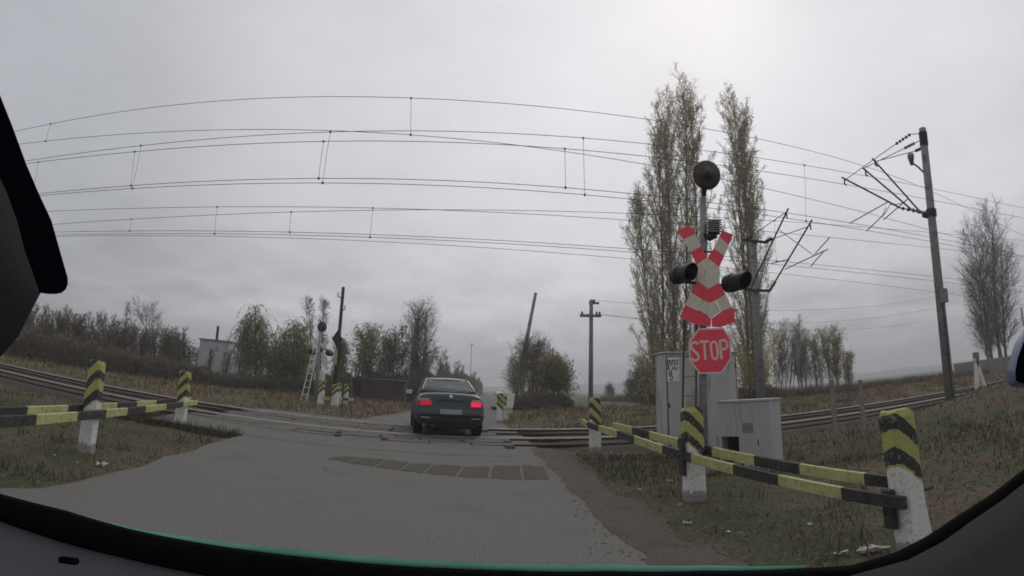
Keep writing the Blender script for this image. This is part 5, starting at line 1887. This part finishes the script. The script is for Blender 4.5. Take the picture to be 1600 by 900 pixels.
    bs.tube([(-.8, .2, .52), (-.74, .035, .52), (-.5, -.025, .52), (0, -.045, .52), (.5, -.025, .52), (.74, .035, .52), (.8, .2, .52)], .032, 8, flat=.8)
    bs.build("bumper_strip", M['trim'], t)
    MB().box((0, .3, .27), (1.2, .5, .12), bev=.03).build("underside", M['trim'], t)
    MB().tube([(-.42, .0, .27), (-.42, .3, .27)], .035, 10).build("exhaust", M['rust_metal'], t)
    em = MB().lathe([(.001, .01), (.03, .012), (.042, .01), (.045, 0), (.001, 0)], (0, .098, .955), (0, -1, .15), 20).build("emblem", M['chrome'], t)
    b = MB()
    for q0 in (0, 2):
        pts = [(0, 0)] + [(.028 * cos(R(90 * q0 + i * 15)), .028 * sin(R(90 * q0 + i * 15))) for i in range(7)]
        b.plate(pts, Vector((0, .084, .957)), Vector((1, 0, 0)), Vector((0, .15, 1)).normalized(), Vector((0, -1, .15)).normalized(), .004)
    b.build("emblem_field", M['sign_white'], em)
    dk = MB().box((0, .107, .87), (.62, .02, .035), bev=.006).build("boot_handle", paint, t)
    sheet("parcel_shelf_sticker", [(-.47, 1.36, 1.295), (-.4, 1.36, 1.295), (-.4, 1.39, 1.305), (-.47, 1.39, 1.305)], M['sign_white'], rw, (0, -.46, .9), .02)
    sheet("window_sticker", [(.36, 1.4, 1.308), (.47, 1.4, 1.308), (.46, 1.44, 1.322), (.36, 1.44, 1.322)], M['sign_white'], rw, (0, -.46, .9), .02)
    return t


cz = polar(-5.85, 14.35, .058)
car = sedan("dark green saloon car with glowing red tail lights driving over the crossing", cz, R(11.3), M['car_paint'], "cars on the lane")
car.scale = (1.05, 1, 1)
far_car = dup(car, polar(-1.15, 150, .01), R(183), "tiny distant pale car coming along the lane past the far barrier")
for ch in list(far_car.children):
    if ch.name.split('.')[0] in ("body", "roof"):
        ch.data = ch.data.copy()
        ch.data.materials.clear()
        ch.data.materials.append(M['car_white'])

# ------------------------------------------------------------------ the car this view looks out of
own = thing("car_cabin", (0, .35, .6), "dark car cabin edge around the windscreen, with black seal, grey trim and dashboard", "car interior")
EYE = Vector((0, 0, CAMZ))


def at(az, el, D):
    return Vector((D * sin(R(az)), D * cos(R(az)), CAMZ + D * math.tan(R(el)))) - own.location
E1 = [(-60, -14.2), (-53.7, -14.4), (-49.7, -14.7), (-43.2, -15.2), (-36.7, -16.0), (-30.3, -16.4), (-24.0, -16.6), (-17.8, -16.7), (-11.6, -16.8), (-5.5, -16.8), (0.6, -16.8), (9.8, -16.8), (19.0, -17.0), (28.8, -17.3), (33.1, -17.4), (37.5, -16.6), (40.8, -15.4), (44.1, -13.8), (47.5, -12.3), (50.9, -10.5), (55.1, -8.3), (60, -5.0)]
E2 = [(-60, -16.4), (-53.3, -16.5), (-49.3, -16.9), (-42.8, -17.9), (-36.3, -18.5), (-30.0, -19.0), (-23.7, -19.4), (-17.5, -19.6), (-11.4, -19.8), (-5.4, -19.8), (0.7, -19.8), (9.8, -19.8), (18.8, -19.7), (28.6, -19.4), (34.2, -18.3), (38.6, -17.6), (42.2, -16.3), (45.3, -14.7), (48.7, -13.1), (51.4, -11.6), (54.9, -10.0), (60, -7.2)]
nE = len(E1)


def band(name, rows, m, thick=.012, smooth=True):
    """rows of points (each a list along the edge) lofted as a sheet with a back face"""
    b = MB()
    k = len(rows[0])
    for r_ in rows:
        b.v.extend(tuple(q) for q in r_)
    for i in range(len(rows) - 1):
        for j in range(k - 1):
            b.f.append((i * k + j, i * k + j + 1, (i + 1) * k + j + 1, (i + 1) * k + j))
            b.m.append(0)
    o = b.build(name, m, own, smooth=smooth)
    s_ = o.modifiers.new("thick", 'SOLIDIFY')
    s_.thickness = thick
    s_.offset = 0
    return o


band("windscreen_seal", [[at(a_, e_, .92) for a_, e_ in E1], [at(a_, e_ - .3, .9) for a_, e_ in E1], [at(a_, e_, .86) for a_, e_ in E2]], M['seal'], .006)
dash = E2[:14]
band("dashboard", [[at(a_, e_ + .15, .87) for a_, e_ in dash], [at(a_, e_ - 3, .84) for a_, e_ in dash], [at(a_, e_ - 10, .72) for a_, e_ in dash], [at(a_, e_ - 20, .55) for a_, e_ in dash], [at(a_, e_ - 34, .42) for a_, e_ in dash]], M['dash'], .01)
pil = E2[12:]
band("pillar_trim", [[at(a_, e_ + .15, .865) for a_, e_ in pil], [at(a_ + 1.2, e_ - 2.5, .82) for a_, e_ in pil], [at(a_ + 4, e_ - 7, .74) for a_, e_ in pil], [at(a_ + 8, e_ - 15, .66) for a_, e_ in pil], [at(a_ + 12, e_ - 26, .56) for a_, e_ in pil]], M['interior'], .01)
band("painted_reflection", [[at(a_, e_ + h_, .93) for (a_, e_), h_ in zip(E1[3:14], (.05, .25, .5, .7, .8, .82, .85, .85, .8, .65, .4))], [at(a_, e_ + .02, .925) for a_, e_ in E1[3:14]]], M['reflection_green'], .004)  # opaque green strip painted as the reflection along the foot of the glass
MB().box(at(-42.0, -19.6, .7), (.03, .012, .008), Matrix.Rotation(R(-15), 3, 'Y'), bev=.003).build("vent_knob", M['seal'], own)
blk = [(-59.7, 26.6), (-56.0, 22.0), (-54.0, 19.1), (-52.1, 16.1), (-50.4, 13.7), (-48.6, 11.3), (-47.2, 8.5), (-46.5, 7.1), (-46.1, 6.3), (-46.0, 5.7), (-46.15, 5.2), (-46.5, 4.85), (-47.1, 4.62), (-48.0, 4.5), (-48.8, 4.5), (-49.8, 6.3), (-50.8, 7.9), (-52.3, 11.0), (-53.7, 13.2), (-58.0, 18.5), (-66, 28), (-64, 33)]
b = MB()
n_ = len(blk)
fr = [at(a_, e_, .56) for a_, e_ in blk]
bk = [at(a_, e_, .6) for a_, e_ in blk]
b.add(fr + bk, [tuple(range(n_)), tuple(reversed(range(n_, 2 * n_)))] + [(i, n_ + i, n_ + (i + 1) % n_, (i + 1) % n_) for i in range(n_)])
o = b.build("sun_visor_strap", M['dark_cloth'], own)
o.name = "pillar_seal"
trm = [(-66, 26), (-59.4, 18.2), (-53.7, 13.2), (-50.8, 7.9), (-48.8, 4.6), (-49.7, 2.4), (-50.5, 0.2), (-51.9, -1.7), (-55.3, -5.1), (-62, -10)]
band("pillar_trim", [[at(a_, e_, .64) for a_, e_ in trm], [at(a_ - 4, e_, .62) for a_, e_ in trm], [at(a_ - 14, e_, .5) for a_, e_ in trm], [at(a_ - 28, e_, .42) for a_, e_ in trm]], M['interior'], .01)
# the door mirror's pale rim showing at the glass edge
mo = [(56.5, 5.2), (52.8, 3.0), (51.5, 1.2), (50.6, -.6), (50.3, -2.0), (50.7, -2.5), (52.0, -2.8), (56.5, -3.3)]
mi_ = [(56.4, 3.4), (52.5, 1.4), (51.7, 0), (51.3, -1.2), (51.25, -2.0), (51.6, -2.3), (52.0, -2.4), (56.4, -2.9)]
b = MB()
n_ = len(mo)
O_ = [at(a_, e_, .95) for a_, e_ in mo]
O2 = [at(a_, e_, 1.05) for a_, e_ in mo]
I_ = [at(a_, e_, .935) for a_, e_ in mi_]
b.add(O_ + I_ + O2, [(i, i + 1, n_ + i + 1, n_ + i) for i in range(n_ - 1)] + [(i, 2 * n_ + i, 2 * n_ + i + 1, i + 1) for i in range(n_ - 1)])
mir = b.build("mirror_housing", M['pale_blue'], own, smooth=True)
b = MB()
b.add([at(a_, e_, .937) for a_, e_ in mi_] + [at(a_, e_, 1.04) for a_, e_ in mi_], [tuple(range(n_)), tuple(reversed(range(n_, 2 * n_)))] + [(i, n_ + i, n_ + (i + 1) % n_, (i + 1) % n_) for i in range(n_)])
b.build("mirror_cavity", M['dark_cloth'], mir)
# the windscreen glass
g_ = bpy.data.materials.new("windscreen_glass")
g_.use_nodes = True
t_ = g_.node_tree
t_.nodes.clear()
oo = t_.nodes.new("ShaderNodeOutputMaterial")
tb = t_.nodes.new("ShaderNodeBsdfTransparent")
tb.inputs[0].default_value = (.95, .965, .96, 1)
t_.links.new(tb.outputs[0], oo.inputs["Surface"])
top = [(-66, 38), (-53.7, 42), (-49.7, 43), (-43.2, 44), (-36.7, 45), (-30.3, 46), (-24.0, 47), (-17.8, 47), (-11.6, 47), (-5.5, 47), (0.6, 47), (9.8, 47), (19.0, 46), (28.8, 45), (33.1, 44), (37.5, 43), (40.8, 43), (44.1, 42), (47.5, 42), (50.9, 41), (55.1, 40), (60, 38)]
b = MB()
rows = [[at(a_, e_ - .2, .94) for a_, e_ in E1]]
for s_ in (.33, .66, 1.0):
    rows.append([at(a0 + (a1 - a0) * s_, e0 + (e1 - e0) * s_, .94 - .62 * s_) for (a0, e0), (a1, e1) in zip(E1, top)])
k = nE
for r_ in rows:
    b.v.extend(tuple(q) for q in r_)
for i in range(3):
    for j in range(k - 1):
        b.f.append((i * k + j, i * k + j + 1, (i + 1) * k + j + 1, (i + 1) * k + j))
        b.m.append(0)
b.build("windscreen", g_, own, smooth=True)

# ------------------------------------------------------------------ air
hz = MB().box((0, 900, 28), (3800, 2600, 66)).build("haze", bpy.data.materials.new("air"))
am = hz.data.materials[0]
am.use_nodes = True
am.node_tree.nodes.clear()
oo = am.node_tree.nodes.new("ShaderNodeOutputMaterial")
pv = am.node_tree.nodes.new("ShaderNodeVolumePrincipled")
pv.inputs["Color"].default_value = (.86, .87, .9, 1)
pv.inputs["Density"].default_value = .0018
pv.inputs["Anisotropy"].default_value = .2
am.node_tree.links.new(pv.outputs[0], oo.inputs["Volume"])
tag(hz, kind='stuff')
